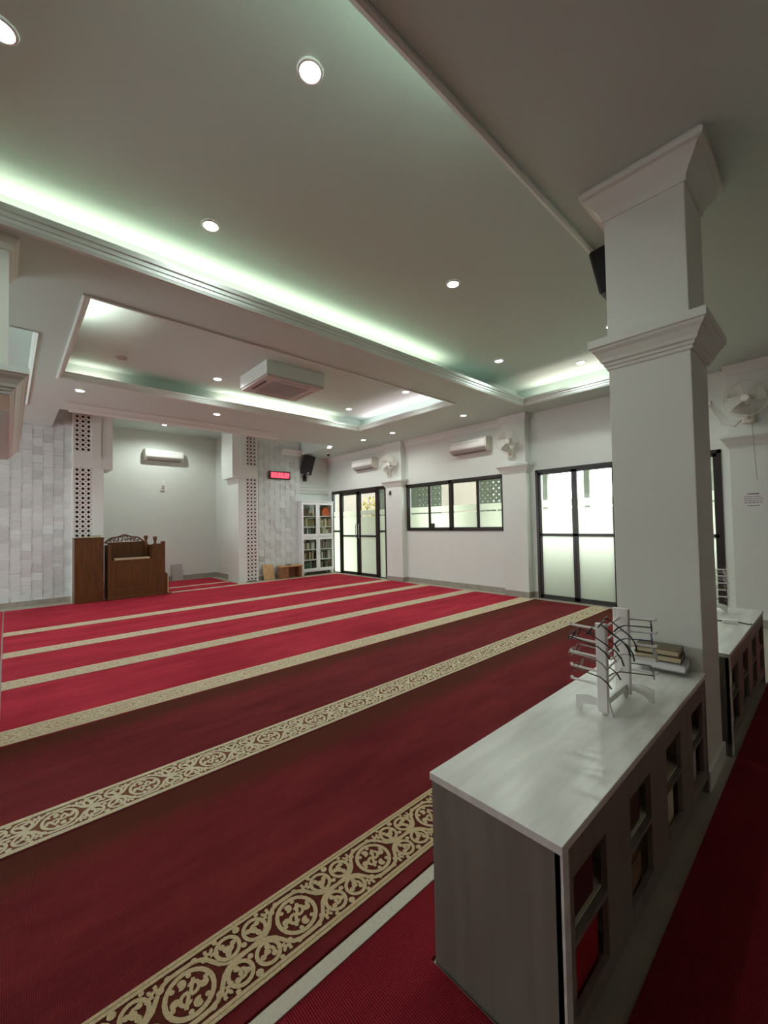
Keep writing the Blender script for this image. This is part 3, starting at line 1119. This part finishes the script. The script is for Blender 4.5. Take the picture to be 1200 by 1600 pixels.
def glasses(front, tdir, up, fm, label, wid=.128, lh=.032, group='reading glasses on the near stand', rimless=False, tl=.135):
    """front: centre of the frame front; tdir: direction the temples run"""
    Y = Vector(tdir).normalized()
    Xv = Y.cross(Vector(up)).normalized()
    Z = Xv.cross(Y)
    t = empty('eyeglasses', front, label, 'eyeglasses', group)
    M = Matrix((Xv, Y, Z)).transposed().to_4x4()
    rw = wid*.21
    fr = B()
    rt = .0012 if rimless else .0026
    for sx in (-1, 1):
        Ml = M @ Matrix.Translation((sx*wid*.27, 0, 0)) @ Matrix.Rotation(PI/2, 4, 'X')
        fr.torus(1, rt, Ml, 20, 5, sx=rw, sy=lh/2)
    fr.tube([M @ Vector((-wid*.065, 0, .004)), M @ Vector((0, -.002, .008)), M @ Vector((wid*.065, 0, .004))], .0018, 6)
    for sx in (-1, 1):
        fr.tube([M @ Vector((sx*wid*.47, 0, .006)), M @ Vector((sx*wid*.5, .004, .006))], .0022, 6)
    lpart('frame_front', fr, fm, t, smooth=True)
    for sx in (-1, 1):
        Ml = M @ Matrix.Translation((sx*wid*.27, 0, 0)) @ Matrix.Rotation(PI/2, 4, 'X')
        l = B()
        n = 18
        l.v = [tuple(Ml @ Vector((rw*math.cos(2*PI*i/n), lh/2*math.sin(2*PI*i/n), 0))) for i in range(n)]
        l.f = [tuple(range(n))]
        l.m = [0]
        lpart('lens', l, LENS, t)
        tm = B().tube([M @ Vector((sx*wid*.5, .004, .006)), M @ Vector((sx*wid*.51, tl*.4, .007)), M @ Vector((sx*wid*.5, tl*.72, .006)), M @ Vector((sx*wid*.48, tl*.9, -.006)), M @ Vector((sx*wid*.46, tl*1.02, -.024))], [.0027, .0025, .0025, .0032, .0034], 6)
        lpart('temple', tm, fm, t, smooth=True)
    return t


def stand_pt(x, y, z):
    return Vector((1.683+x, .622+y, HS+z))


glasses(stand_pt(.0, -.005, .352), (.16, -.72, -.58), (.1, -.5, .8), BLACK, 'black framed glasses draped over the top of near stand', tl=.15)
glasses(stand_pt(-.004, .035, .318), (.12, -.82, -.50), (0, -.3, .9), BLACK, 'black framed glasses on highest left arm of near stand', tl=.15)
glasses(stand_pt(-.008, .100, .290), (.06, -1, -.22), (0, -.1, 1), BLACK, 'black framed glasses at the far left tip of near stand', tl=.15)
glasses(stand_pt(-.008, .100, .228), (.06, -1, -.10), (0, 0, 1), GREYP, 'grey thin framed glasses on third left arm of near stand', rimless=True)
glasses(stand_pt(-.008, .085, .172), (.06, -1, -.16), (0, 0, 1), BROWNP, 'brown wire framed glasses on lowest left arm of near stand', rimless=True)
Rd = (-.28, .95, -.02)
glasses(stand_pt(.268, -.095, .305), Rd, (0, 0, 1), BLACK, 'black glasses on highest right arm of near stand', tl=.13)
glasses(stand_pt(.268, -.095, .252), Rd, (0, 0, 1), BLUEB, 'dark blue framed glasses on right arm of near stand', tl=.13)
glasses(stand_pt(.268, -.105, .192), (-.36, .93, -.02), (0, 0, 1), GREYP, 'grey framed glasses with round lenses on right arm of near stand', lh=.040, tl=.16)
glasses(stand_pt(.262, -.095, .118), (-.36, .93, 0), (0, 0, 1), BROWNP, 'thin dark wire glasses on lowest right arm of near stand', tl=.16, rimless=True)

# second stand and objects on the far shelf
s2 = copy_thing(st, (3.93, .705, HS), (0, 0, 0))
s2['label'] = 'white eyeglass stand half hidden behind the square pillar'
for k, (zz, m) in enumerate(((.305, GREYP), (.25, GREYP), (.19, BROWNP), (.10, BLACK))):
    glasses(Vector((3.93+.255, .705-.095, HS+zz)), Rd, (0, 0, 1), m, ['grey glasses on topmost arm of the stand behind pillar', 'grey glasses on second arm of the stand behind pillar', 'brown wire glasses on third arm of the stand behind pillar', 'black glasses on lowest arm of the stand behind pillar'][k], group='reading glasses on the far stand', tl=.12)
t = empty('charger', (3.74, .53, HS), 'white plug adapter with short black cable lying on far bookshelf', 'charger')
M_ = T((3.74, .53, HS+.001), rz=math.radians(-75))
B().box(-.04, .045, -.016, .016, 0, .026, M=M_, ch=.004).build('housing', WHITE, t, bevel=.004)
B().tube([M_ @ Vector(p) for p in ((.045, 0, .012), (.07, .005, .008), (.10, -.01, .005), (.12, .01, .005))], .004).build('cable', BLACK, t, smooth=True)
B().tube([M_ @ Vector(p) for p in ((-.04, 0, .012), (-.08, .01, .010), (-.12, -.01, .006), (-.17, .02, .006))], .005).build('cable', BLACK, t, smooth=True)

# ------------------------------------------------------------------ lectern, pulpit and mihrab things
t = empty('lectern', (1.08, 9.0, 0), 'dark wooden box lectern with books on top, left of pulpit', 'lectern')
B().box(.862, 1.285, 8.90, 8.92, .012, 1.125).build('front_panel', WOOD, t, bevel=.003)
B().box(.862, .882, 8.921, 9.27, .012, 1.125).build('side_panel', WOOD, t)
B().box(1.265, 1.285, 8.921, 9.27, .012, 1.125).build('side_panel', WOOD, t)
B().box(.855, 1.292, 8.89, 9.28, 1.126, 1.15).build('top', WOOD, t, bevel=.004)
flat_book((1.02, 9.00, 1.1505), .1, .22, .15, .018, (.5, .42, .26), 'cream open booklet lying on the wooden lectern')
flat_book((1.195, 9.16, 1.1505), -.1, .17, .13, .035, (.18, .22, .14), 'dark green book lying on the wooden lectern')

t = empty('pulpit', (1.8, 9.0, 0), 'low dark wooden pulpit with carved crest beside the lectern', 'pulpit')
px0, px1, pf, pb = 1.345, 2.06, 8.87, 9.26
B().box(px0, px0+.05, pf, pb, .012, 1.0).build('left_post_panel', WOOD, t, bevel=.003)
B().box(px0+.05, px1, pb-.03, pb, .012, 1.03).build('back_panel', WOOD, t)
fr_ = B().box(px0+.05, px1, pf, pf+.03, .012, .20).box(px0+.05, px0+.12, pf, pf+.03, .20, .72).box(px1-.06, px1, pf, pf+.03, .20, .72)
fr_.build('front_frame', WOOD, t, bevel=.003, fix=False)
B().box(px0+.12, px1-.06, pf+.016, pf+.026, .20, .72).build('front_panel', WOOD, t)
B().box(px0+.05, px1-.002, pf+.031, pb-.032, .66, .70).build('seat', WOOD, t)
B().box(px0+.10, px1-.04, pf+.0, pf+.16, .721, .755).build('book_rest', mat('pale_wood_edge', (.42, .34, .22), .5), t, bevel=.006)
# right side with stepped posts and finials
B().box(px1, px1+.22, pf, pf+.03, .012, 1.0).build('right_wing', WOOD, t, bevel=.003)
B().box(px1, px1+.05, pf+.031, pb, .012, .98).build('right_panel', WOOD, t)
for (x, y, z) in ((2.02, pb-.07, 1.04), (2.12, pf+.06, 1.02)):
    B().lathe([(.0, z-.05), (.026, z-.05), (.026, z), (.018, z+.01), (.026, z+.035), (.036, z+.075), (.038, z+.105), (.030, z+.118), (0, z+.118)], 14, T((x, y, 0))).build('finial', WOOD, t, smooth=True)
    B().box(x-.028, x+.028, y-.028, y+.028, .7, z-.04).build('post', WOOD, t)
B().box(2.215, 2.285, pf-.01, pf+.06, .012, 1.045).build('corner_post', WOOD, t, bevel=.008)
B().box(px0-.005, 2.30, pf-.02, pf-.001, .0125, .05).build('plinth', WOOD, t, bevel=.003)
# carved crest: arched outline of scrolls
cr = B()
cx_, cw = (px0+px1-.06)/2, (px1-.06-px0)/2


def cres(u):
    return 1.045+.125*(math.cos(u*PI/2)**.8) + .012*math.cos(u*9)


pts = [(cx_+cw*u, cres(u)) for u in [i/14-1 for i in range(29)]]
cr.tube([(x, pb-.015, z) for x, z in pts], .016, 6)
cr.tube([(px0+.01, pb-.015, 1.035), (px1-.02, pb-.015, 1.035)], .011, 6)
for i in range(11):
    u = -0.86+i*.172
    top = cres(u)-1.045
    for k, f_ in enumerate((.35, .75) if top > .06 else (.5,)):
        c0 = (cx_+cw*u, 1.045+top*f_)
        cr.tube([(p[0], pb-.015, p[1]) for p in arc(c0[0], c0[1], min(.026, .02+top*.05), i+k, i+k+5, 10, .008)], .0095, 5)
cr.build('carved_crest', WOOD, t, smooth=True)
t = empty('step_box', (2.33, 9.0, 0), 'low brown wooden step box at the right of pulpit', 'step')
B().box(2.30, 2.325, 8.88, 9.24, .012, .42).box(2.326, 2.40, 8.88, 9.24, .012, .03).build('side', WOOD, t, fix=False)
B().box(2.326, 2.345, 8.88, 8.90, .031, .40).build('edge', PINE, t)

tag(B().box(2.955, 3.20, -.006, .006, 0, .40, M=T((0, 10.86, .012), rx=-.30)).build('board', mat('grey_board', (.36, .33, .30), .7, var=.1)), 'grey board leaning on the back wall of the mihrab niche', 'board')
tag(B().box(4.56, 4.84, -.009, .009, 0, .37, M=T((0, 9.30, .002), rx=-.30)).build('board', PINE), 'light plywood board leaning on the right tiled wall strip', 'board')
t = empty('wooden_bench', (5.2, 9.2, 0), 'small brown wooden bench table between the board and bookcase', 'table')
B().box(4.92, 5.50, 9.06, 9.38, .285, .31).build('top', PINE, t, bevel=.003)
B().box(4.94, 4.965, 9.08, 9.36, .002, .285).build('leg_panel', OAK, t)
B().box(5.445, 5.47, 9.08, 9.36, .002, .285).build('leg_panel', OAK, t)
B().box(4.966, 5.444, 9.33, 9.35, .002, .285).build('back_panel', OAK, t)
B().box(4.966, 5.10, 9.09, 9.105, .002, .285).build('front_panel', OAK, t)
t = empty('small_bowl', (5.16, 9.2, .311), 'small dark dish on the wooden bench table', 'dish')
lpart('bowl', B().lathe([(0, 0), (.05, 0), (.075, .03), (.07, .03), (.045, .008), (0, .008)], 18), GREYP, t, smooth=True)
lpart('rim', B().torus(.073, .004, T((0, 0, .03)), 18, 5), BROWNP, t)

# ------------------------------------------------------------------ glazed bookcase
t = empty('bookcase', (6.07, 9.4, 0), 'white glazed bookcase in the far corner by the glass door', 'bookcase')
cx0, cx1, cf, cb = 5.575, 6.56, 9.24, 9.56
B().box(cx0, cx0+.022, cf+.022, cb, .10, 1.90).build('side_panel', CABW, t)
B().box(cx1-.022, cx1, cf+.022, cb, .10, 1.90).build('side_panel', CABW, t)
B().box(cx0-.015, cx1+.015, cf-.01, cb, 1.901, 1.93).build('top', CABW, t, bevel=.004)
B().box(cx0+.022, cx1-.022, cb-.012, cb, .10, 1.90).build('back_panel', CABW, t)
B().box(cx0+.022, cx1-.022, cf+.022, cb-.012, .955, 1.03).build('middle_rail', CABW, t)
B().box(cx0+.022, cx1-.022, cf+.022, cb-.012, .10, .14).build('bottom_panel', CABW, t)
shelf_z = [.14, .40, .67, 1.03, 1.26, 1.54]
for z in (.40, .67, 1.26, 1.54):
    B().box(cx0+.022, cx1-.022, cf+.03, cb-.012, z-.018, z).build('shelf', CABW, t)
for sx in (cx0+.0, cx1-.07):
    B().box(sx, sx+.07, cf+.022, cf+.06, .012, .10).build('foot', CABW, t)
    B().box(sx, sx+.07, cb-.05, cb, .012, .10).build('foot', CABW, t)
B().prism([(cx0+.07, .10), (cx0+.07, .06), (cx0+.14, .085), (cx1-.14, .085), (cx1-.07, .06), (cx1-.07, .10)], cf+.022, cf+.04, 'y').build('apron', CABW, t)
xm = (cx0+cx1)/2
for x0, x1, hx in ((cx0, xm-.002, xm-.03), (xm+.002, cx1, xm+.03)):
    for z0, z1 in ((.105, .985), (1.0, 1.895)):
        d_ = B()
        sw = .055
        for q in ((x0, x0+sw, z0, z1), (x1-sw, x1, z0, z1), (x0+sw, x1-sw, z0, z0+.07), (x0+sw, x1-sw, z1-.06, z1)):
            d_.box(q[0], q[1], cf, cf+.021, q[2], q[3])
        do = d_.build('door', CABW, t, fix=False)
        B().box(x0+sw, x1-sw, cf+.008, cf+.012, z0+.07, z1-.06).build('pane', GLASS, do)
        B().lathe([(0, 0), (.008, 0), (.012, .014), (.008, .022), (0, .022)], 10, T((hx, cf, (z0+z1)/2), rx=PI/2)).build('knob', METAL, do, smooth=True)
BOOKC = {k: mat('spine_'+k, c, .55) for k, c in dict(olive=(.16, .14, .06), brown=(.10, .05, .03), black=(.03, .03, .035), cream=(.50, .44, .28), tan=(.34, .22, .10), green=(.05, .11, .08), white=(.7, .69, .63), grey=(.22, .21, .20), pink=(.52, .40, .34)).items()}
pal = {(0, 5): 'olive brown cream brown'.split(), (1, 5): 'tan brown'.split(), (0, 4): 'olive cream tan'.split(), (1, 4): 'pink cream white tan'.split(),
       (0, 3): 'black green grey white'.split(), (1, 3): 'pink white cream'.split(), (0, 2): 'grey brown white'.split(), (1, 2): 'brown grey tan'.split(),
       (0, 1): 'olive black cream'.split(), (1, 1): 'brown grey white'.split(), (0, 0): 'black green grey'.split(), (1, 0): 'olive green black'.split()}
proto = {}
SHN = ['bottom shelf', 'second shelf up', 'third shelf up', 'fourth shelf up', 'fifth shelf up', 'top shelf']


def book_proto(c):
    e = empty('book')
    lpart('cover', B().box(0, .003, 0, .14, 0, 1).box(.027, .03, 0, .14, 0, 1).box(.003, .027, 0, .003, 0, 1), BOOKC[c], e)
    lpart('pages', B().box(.0032, .0268, .0034, .136, .01, .985), PAPERB, e)
    return e


for (side, si), cols in pal.items():
    x = (cx0+.03) if side == 0 else (xm+.012)
    xe = (xm-.012) if side == 0 else (cx1-.03)
    if (side, si) == (1, 5):
        xe -= .25
    top = ([.40, .67, .955, 1.26, 1.54, 1.895][si]-.018) - shelf_z[si]
    k = 0
    ORD = 'first second third fourth fifth sixth seventh eighth ninth tenth eleventh twelfth thirteenth'.split()
    while x < xe-.045:
        c = random.choice(cols)
        w = random.uniform(.028, .052)
        hh = min(top-.012, random.uniform(.15, .235))
        if random.random() < .05:
            x += .05
            continue
        if c not in proto:
            o = proto[c] = book_proto(c)
        else:
            o = copy_thing(proto[c])
        o.location = (x, cf+.075+random.uniform(0, .03), shelf_z[si]+.001)
        o.scale = (w/.03, 1, hh)
        tag(o, '%s book, %s from left, on %s behind bookcase\'s %s doors' % (c, ORD[k], SHN[si], 'left' if side == 0 else 'right'), 'book', 'books on the %s, %s side of bookcase' % (SHN[si], 'left' if side == 0 else 'right'))
        x += w+.001
        k += 1
t = empty('orange_reflection', (6.38, 9.40, 1.541), 'orange shape standing in for a reflection in the bookcase glass, top right', 'box')  # solid shape stands in for an orange banner reflected in the glass
lpart('body', B().prism([(-.11, 0), (.11, 0), (.11, .17), (.085, .215), (.03, .24), (-.04, .225), (-.09, .17), (-.11, .10)], -.07, .07, 'y'), ORANGE, t, bevel=.004)
lpart('flap', B().box(-.06, .06, -.075, -.071, .05, .12), mat('dark_orange_cloth', (.7, .11, .03), .7), t)

# ------------------------------------------------------------------ wall equipment


def split_ac(loc, rz, L, label):
    t = empty('air_conditioner', loc, label, 'air conditioner', rz=rz)
    # local: wall plane y=0, body towards -y, length along x, z 0..H
    H = .27
    prof = [(0, .02), (0, H), (-.15, H), (-.19, H-.03), (-.20, H*.45), (-.195, .085), (-.155, .035), (-.08, .0)]
    lpart('body', B().prism(prof, -L/2+.025, L/2-.025, 'x'), FANP, t, bevel=.004)
    for s_ in (-1, 1):
        a = sorted((s_*(L/2-.025), s_*L/2))
        lpart('end_cap', B().prism([(p[0]*1.01, p[1]) for p in prof], a[0], a[1], 'x'), FANP, t, bevel=.004)
    lpart('front_panel', B().prism([(-.19, H-.035), (-.194, H-.04), (-.207, H*.45), (-.202, .095), (-.197, .095), (-.2, H*.45)], -L/2+.03, L/2-.03, 'x'), WHITE, t)
    lpart('groove', B().box(-L/2+.03, L/2-.16, -.2005, -.186, H-.082, H-.074), GREYP, t)
    lpart('louvre', B().prism([(-.196, .078), (-.150, .028), (-.146, .036), (-.190, .084)], -L/2+.04, L/2-.04, 'x'), GREYP, t)
    lpart('outlet', B().prism([(-.140, .025), (-.085, .001), (-.085, .006), (-.138, .032)], -L/2+.06, L/2-.06, 'x'), mat('outlet_shade', (.22, .20, .18), .6), t)
    return t


split_ac((WX, 4.70, 2.615), -PI/2, .86, 'white split air conditioner above the long window')
split_ac((WX, 7.86, 2.65), -PI/2, .80, 'white split air conditioner above the far glass door')
split_ac((2.79, 11.0, 2.905), 0, .84, 'white split air conditioner on the mihrab niche wall')
t = empty('wall_sensor', (2.78, 11.0, 2.3), 'small white remote holder on the mihrab niche wall', 'holder')
B().box(2.735, 2.83, 10.97, 10.999, 2.20, 2.44).build('cradle', WHITE, t, bevel=.008)
B().box(2.755, 2.81, 10.955, 10.969, 2.25, 2.33).build('remote', GREYP, t, bevel=.004)


def wall_fan(loc, rz, tilt, label, R=.205, turn=0):
    """local: wall plane at y=0; fan head towards -y; centre of guard at (0,-.24,0)"""
    t = empty('electric_fan', loc, label, 'fan', rz=rz)
    Mh = Matrix.Rotation(turn, 4, 'Z') @ T((0, -.22, 0), rx=PI/2+tilt)
    g = B()
    for rr, zz, w_ in ((R, -.0, .005), (R*.985, .035, .0028), (R*.80, .065, .0016), (R*.55, .075, .0016), (.045, .082, .003), (R*.80, -.045, .0016), (R*.5, -.055, .0016)):
        g.torus(rr, w_, Mh @ T((0, 0, zz)), 40, 5)
    n = 44
    for i in range(n):
        a = 2*PI*i/n
        for sg, zc in ((1, .080), (-1, -.055)):
            pts = [(.045, zc), (R*.55, zc-.004*sg), (R*.82, zc-.018*sg), (R*.985, .03 if sg > 0 else -.012), (R, 0)]
            g.tube([Mh @ Vector((q[0]*math.cos(a), q[0]*math.sin(a), q[1])) for q in pts], .0009, 3, caps=False)
    lpart('guard', g, FANP, t, smooth=True)
    lpart('hub_badge', B().lathe([(0, .088), (.036, .086), (.042, .078), (.042, .07), (0, .07)], 20, Mh), WHITE, t, smooth=True)
    for k in range(3):
        bl = B()
        for i in range(9):
            for j in range(5):
                r_ = .035+(R*.88-.035)*i/8
                span = .25+.62*math.sin(min(1, i/8*1.02)*PI*.62)
                a = k*2*PI/3+(j/4-.5)*span*1.25+.3*i/8
                z_ = .030-.045*(j/4)
                bl.v.append(tuple(Mh @ Vector((r_*math.cos(a), r_*math.sin(a), z_))))
        for i in range(8):
            for j in range(4):
                bl.f.append((i*5+j, i*5+j+1, i*5+j+6, i*5+j+5)); bl.m.append(0)
        lpart('blade', bl, BLADE, t, smooth=True)
    lpart('spinner', B().lathe([(0, .055), (.025, .05), (.035, .03), (.036, -.02), (0, -.02)], 18, Mh), FANP, t, smooth=True)
    lpart('motor', B().lathe([(.0, -.058), (.05, -.058), (.062, -.08), (.062, -.13), (.045, -.155), (0, -.16)], 20, Mh), FANP, t, smooth=True)
    lpart('arm', B().tube([(0, -.10, -.02), (0, -.10, -.10), (0, -.075, -.17), (0, -.035, -.20)], [.022, .024, .028, .03], 10), FANP, t, smooth=True)
    lpart('wall_base', B().box(-.06, .06, -.055, -.002, -.26, -.10, ch=.012), FANP, t, bevel=.008)
    return t


wall_fan((WX-.15, 3.79, 2.66), -PI/2, .10, 'wall fan on the pilaster beside the wide glass doors', turn=.30)
wall_fan((WX-.15, 6.90, 2.64), -PI/2, .15, 'wall fan on the pilaster beside the far glass door', turn=.70)
f3 = wall_fan((WX-.15, .66, 2.665), -PI/2, .05, 'wall fan with pull cord above the paper notice')
B().tube([(6.33, .62, 2.42), (6.35, .615, 2.2), (6.36, .61, 2.0), (6.36, .60, 1.72)], .0035, 6).build('pull_cord', GREYP, f3)
B().tube([(WX-.16, .70, 2.50), (WX-.15, .80, 2.40), (WX-.13, .92, 2.46), (WX-.05, 1.02, 2.66), (WX-.01, 1.06, 2.78)], .008, 6).build('cable', FANP, f3, smooth=True)
B().box(WX-.03, WX, 1.03, 1.09, 2.72, 2.80).build('outlet', WHITE, f3, bevel=.006)


def speaker(loc, rz, tilt, label, s=1, ry=0):
    t = empty('loudspeaker', loc, label, 'loudspeaker', rz=rz)
    M_ = T((0, -.20*s, 0), rx=tilt, ry=ry)
    lpart('cabinet', B().prism([(-.15*s, -.10*s), (.15*s, -.10*s), (.12*s, .10*s), (-.12*s, .10*s)], -.25*s, .25*s, 'z', M=M_), BLACK, t, bevel=.01)
    lpart('grille', B().box(-.135*s, .135*s, -.108*s, -.101*s, -.235*s, .235*s, M=M_), mat('speaker_grille', (.02, .022, .026), .7, bump=1, bscale=300), t)
    lpart('badge', B().box(.02*s, .075*s, -.113*s, -.1085*s, -.22*s, -.185*s, M=M_), mat('silver_badge', (.6, .6, .6), .4), t)
    lpart('bracket', B().tube([M_ @ Vector((0, .09*s, -.22*s)), (0, -.08*s, -.34*s), (0, -.01, -.34*s)], .022*s, 8), BLACK, t, smooth=True)
    lpart('wall_plate', B().box(-.05*s, .05*s, -.014, -.001, -.42*s, -.27*s), BLACK, t)
    return t


speaker((5.90, 9.60, 2.90), -.20, .30, 'black loudspeaker tilted down on bracket above the white bookcase', ry=.16)
speaker((2.93, .832, 2.93), PI, .2, 'black loudspeaker mostly hidden behind the top of pillar', .62)
t = empty('ceiling_camera', (6.11, 8.78, ZS), 'small dome camera on the ceiling beside the loudspeaker', 'camera')
lpart('base', B().lathe([(0, 0), (.055, 0), (.055, -.03), (.045, -.034), (0, -.034)], 18), WHITE, t, smooth=True)
lpart('lens_dome', B().lathe([(.042, -.034), (.040, -.055), (.025, -.075), (0, -.08)], 16), BLACK, t, smooth=True)
t = empty('door_sensor', (6.5, 6.63, 1.98), 'small black sensor on the pilaster beside far glass door', 'sensor')
B().box(6.475, 6.499, 6.86, 6.92, 1.96, 2.05).build('body', BLACK, t, bevel=.006)
B().lathe([(0, 0), (.012, 0), (.012, .01), (0, .012)], 12, T((6.475, 6.89, 2.02), ry=-PI/2)).build('lens', GREYP, t)

# LED clock on the right tiled strip
t = empty('led_clock', (5.05, 9.36, 2.565), 'black LED clock with glowing red digits on tiled strip', 'clock')
B().box(4.765, 5.345, 9.375, 9.43, 2.465, 2.665).build('case', BLACK, t, bevel=.006)
B().box(4.795, 5.315, 9.370, 9.374, 2.49, 2.64).build('display', CASING, t)
sg = B()


def seg_digit(x, z, w, h, e=.010):
    y0, y1 = 9.366, 9.3695
    sg.box(x, x+w, y0, y1, z+h-e, z+h)
    sg.box(x, x+w, y0, y1, z+h/2-e/2, z+h/2+e/2)
    sg.box(x, x+w, y0, y1, z, z+e)
    for xx in (x, x+w-e):
        sg.box(xx, xx+e, y0, y1, z+e, z+h/2-e/2)
        sg.box(xx, xx+e, y0, y1, z+h/2+e/2, z+h-e)


for k in range(6):
    x = 4.82+k*.078+(k//2)*.022
    seg_digit(x, 2.555, .052, .070)
for k in range(9):
    seg_digit(4.815+k*.054, 2.503, .034, .040, .008)
for k in (1, 3):
    x = 4.82+k*.078+(k//2)*.022+.060
    for z in (2.572, 2.600):
        sg.box(x+.002, x+.012, 9.366, 9.3695, z, z+.010)
sg.build('digits', RED, t, fix=False)
B().tube([(5.30, 9.40, 2.47), (5.33, 9.40, 2.36), (5.5, 9.42, 2.30), (5.64, 9.42, 2.26)], .004, 6).build('cable', WHITE, t, smooth=True)
B().box(5.22, 5.30, 9.40, 9.43, 2.24, 2.31).build('outlet', WHITE, t, bevel=.005)

# notice on the near pilaster
t = empty('paper_notice', (6.5, .66, 1.5), 'white printed paper notice on the pilaster under wall fan', 'notice')
B().box(6.4965, 6.4985, .535, .77, 1.40, 1.595).build('sheet', PAPER, t)
ik = B()


def line(z, y0, y1, h):
    y = y1
    while y > y0+.006:
        w = random.uniform(.012, .034)
        a = max(y0, y-w)
        ik.box(6.4955, 6.4962, a, y, z, z+h)
        y = a-.005
line(1.565, .60, .705, .012)
for k in range(4):
    line(1.535-k*.024, .575-.012*(k % 2), .735, .006)
line(1.428, .60, .710, .008)
ik.build('printed_lines', INK, t, fix=False)

# cassette air conditioner in the second coffer
t = empty('cassette_air_conditioner', (2.84, 5.12, 3.40), 'square ceiling cassette air conditioner in the second coffer', 'air conditioner')
x0, x1, y0, y1 = 2.40, 3.27, 4.76, 5.56
B().box(x0, x1, y0, y1, 3.225, 3.399).build('housing', MOULD, t, bevel=.004)
B().ring(x0+.012, x1-.012, y0+.012, y1-.012, [(0, 3.224), (0, 3.20), (-.02, 3.192), (-.14, 3.192), (-.145, 3.2)]).build('bezel', mat('bezel_plastic', (.50, .48, .45), .5), t)
gr = B()
for i in range(18):
    xx = x0+.165+i*(x1-x0-.33)/17
    gr.box(xx-.008, xx+.008, y0+.165, y1-.165, 3.194, 3.204)
gr.box(x0+.155, x1-.155, y0+.155, y1-.155, 3.204, 3.212)
gr.build('grille', GREYP, t, fix=False)
for q in ((x0+.2, x1-.2, y0+.07, y0+.10), (x0+.2, x1-.2, y1-.10, y1-.07), (x0+.07, x0+.10, y0+.2, y1-.2), (x1-.10, x1-.07, y0+.2, y1-.2)):
    B().box(*q, 3.187, 3.1915).build('flap', BLACK if q[0] == x0+.07 else GREYP, t)

# ------------------------------------------------------------------ downlights




def downlight(x, y, z, label, power=16, on=True, r=.048, color=(.92, 1, .93)):
    t = empty('downlight', (x, y, z), label, 'ceiling light', 'recessed downlights')
    lpart('trim_ring', B().lathe([(r*1.0, -.002), (r*1.02, -.010), (r*1.22, -.008), (r*1.28, -.001)], 28), WHITE if on else GREYP, t, smooth=True)
    lpart('lens', B().lathe([(0, -.006), (r*.7, -.006), (r*1.0, -.004)], 28), EMIT if on else GREYP, t)
    if on:
        l = bpy.data.lights.new('lamp', 'SPOT')
        l.energy = power
        l.spot_size = math.radians(165)
        l.spot_blend = .6
        l.shadow_soft_size = .05
        l.color = color
        o = bpy.data.objects.new('lamp', l)
        o.location = (0, 0, -.02)
        o.parent = t
        COL.objects.link(o)
    return t


for x, y, lab in ((1.043, 1.60, 'round downlight in main coffer, largest and nearest the camera'), (1.055, 2.92, 'round downlight in main coffer near its far left cove'),
                  (2.94, 2.245, 'round downlight in the middle of main coffer'), (4.82, 2.955, 'downlight near the far right corner of main coffer'),
                  (5.735, 2.268, 'downlight in main coffer just left of the pillar capital'), (-.033, 2.33, 'downlight cut by the upper left edge of photo'),
                  (4.93, 1.605, 'downlight in main coffer half hidden by the pillar')):
    downlight(x, y, ZC, lab, 18)
downlight(1.027, 5.85, 3.40, 'unlit dark downlight in the second coffer', on=False)
for x, y, lab in ((2.194, 5.85, 'downlight in second coffer left of the cassette unit'), (4.58, 5.91, 'downlight in second coffer right of the cassette unit'), (4.686, 4.564, 'downlight at the right end of second coffer near its edge')):
    downlight(x, y, 3.40, lab, 14)
for x, y, lab, c in ((.706, 6.72, 'downlight on the soffit above the wooden lectern', (.95, 1, .97)), (2.53, 6.79, 'bluish downlight on the soffit in front of the mihrab', (.86, .86, 1)),
                     (5.67, 8.11, 'downlight on the soffit beside the loudspeaker, farthest from camera', (.95, 1, .97)), (5.757, 6.93, 'downlight on the soffit in front of the far glass door', (.95, 1, .93)),
                     (5.78, 6.03, 'downlight on soffit beside the pilaster by far glass door', (.95, 1, .93)), (5.82, 4.29, 'downlight on soffit above the long window air conditioner', (.95, 1, .93))):
    downlight(x, y, ZS, lab, 34 if y > 6.6 and x < 5.7 else 19, color=c)
downlight(2.6, 10.1, 3.62, 'unseen fill lamp added in the mihrab niche ceiling, behind the white header', 62)  # added lamp out of view, brightens the niche
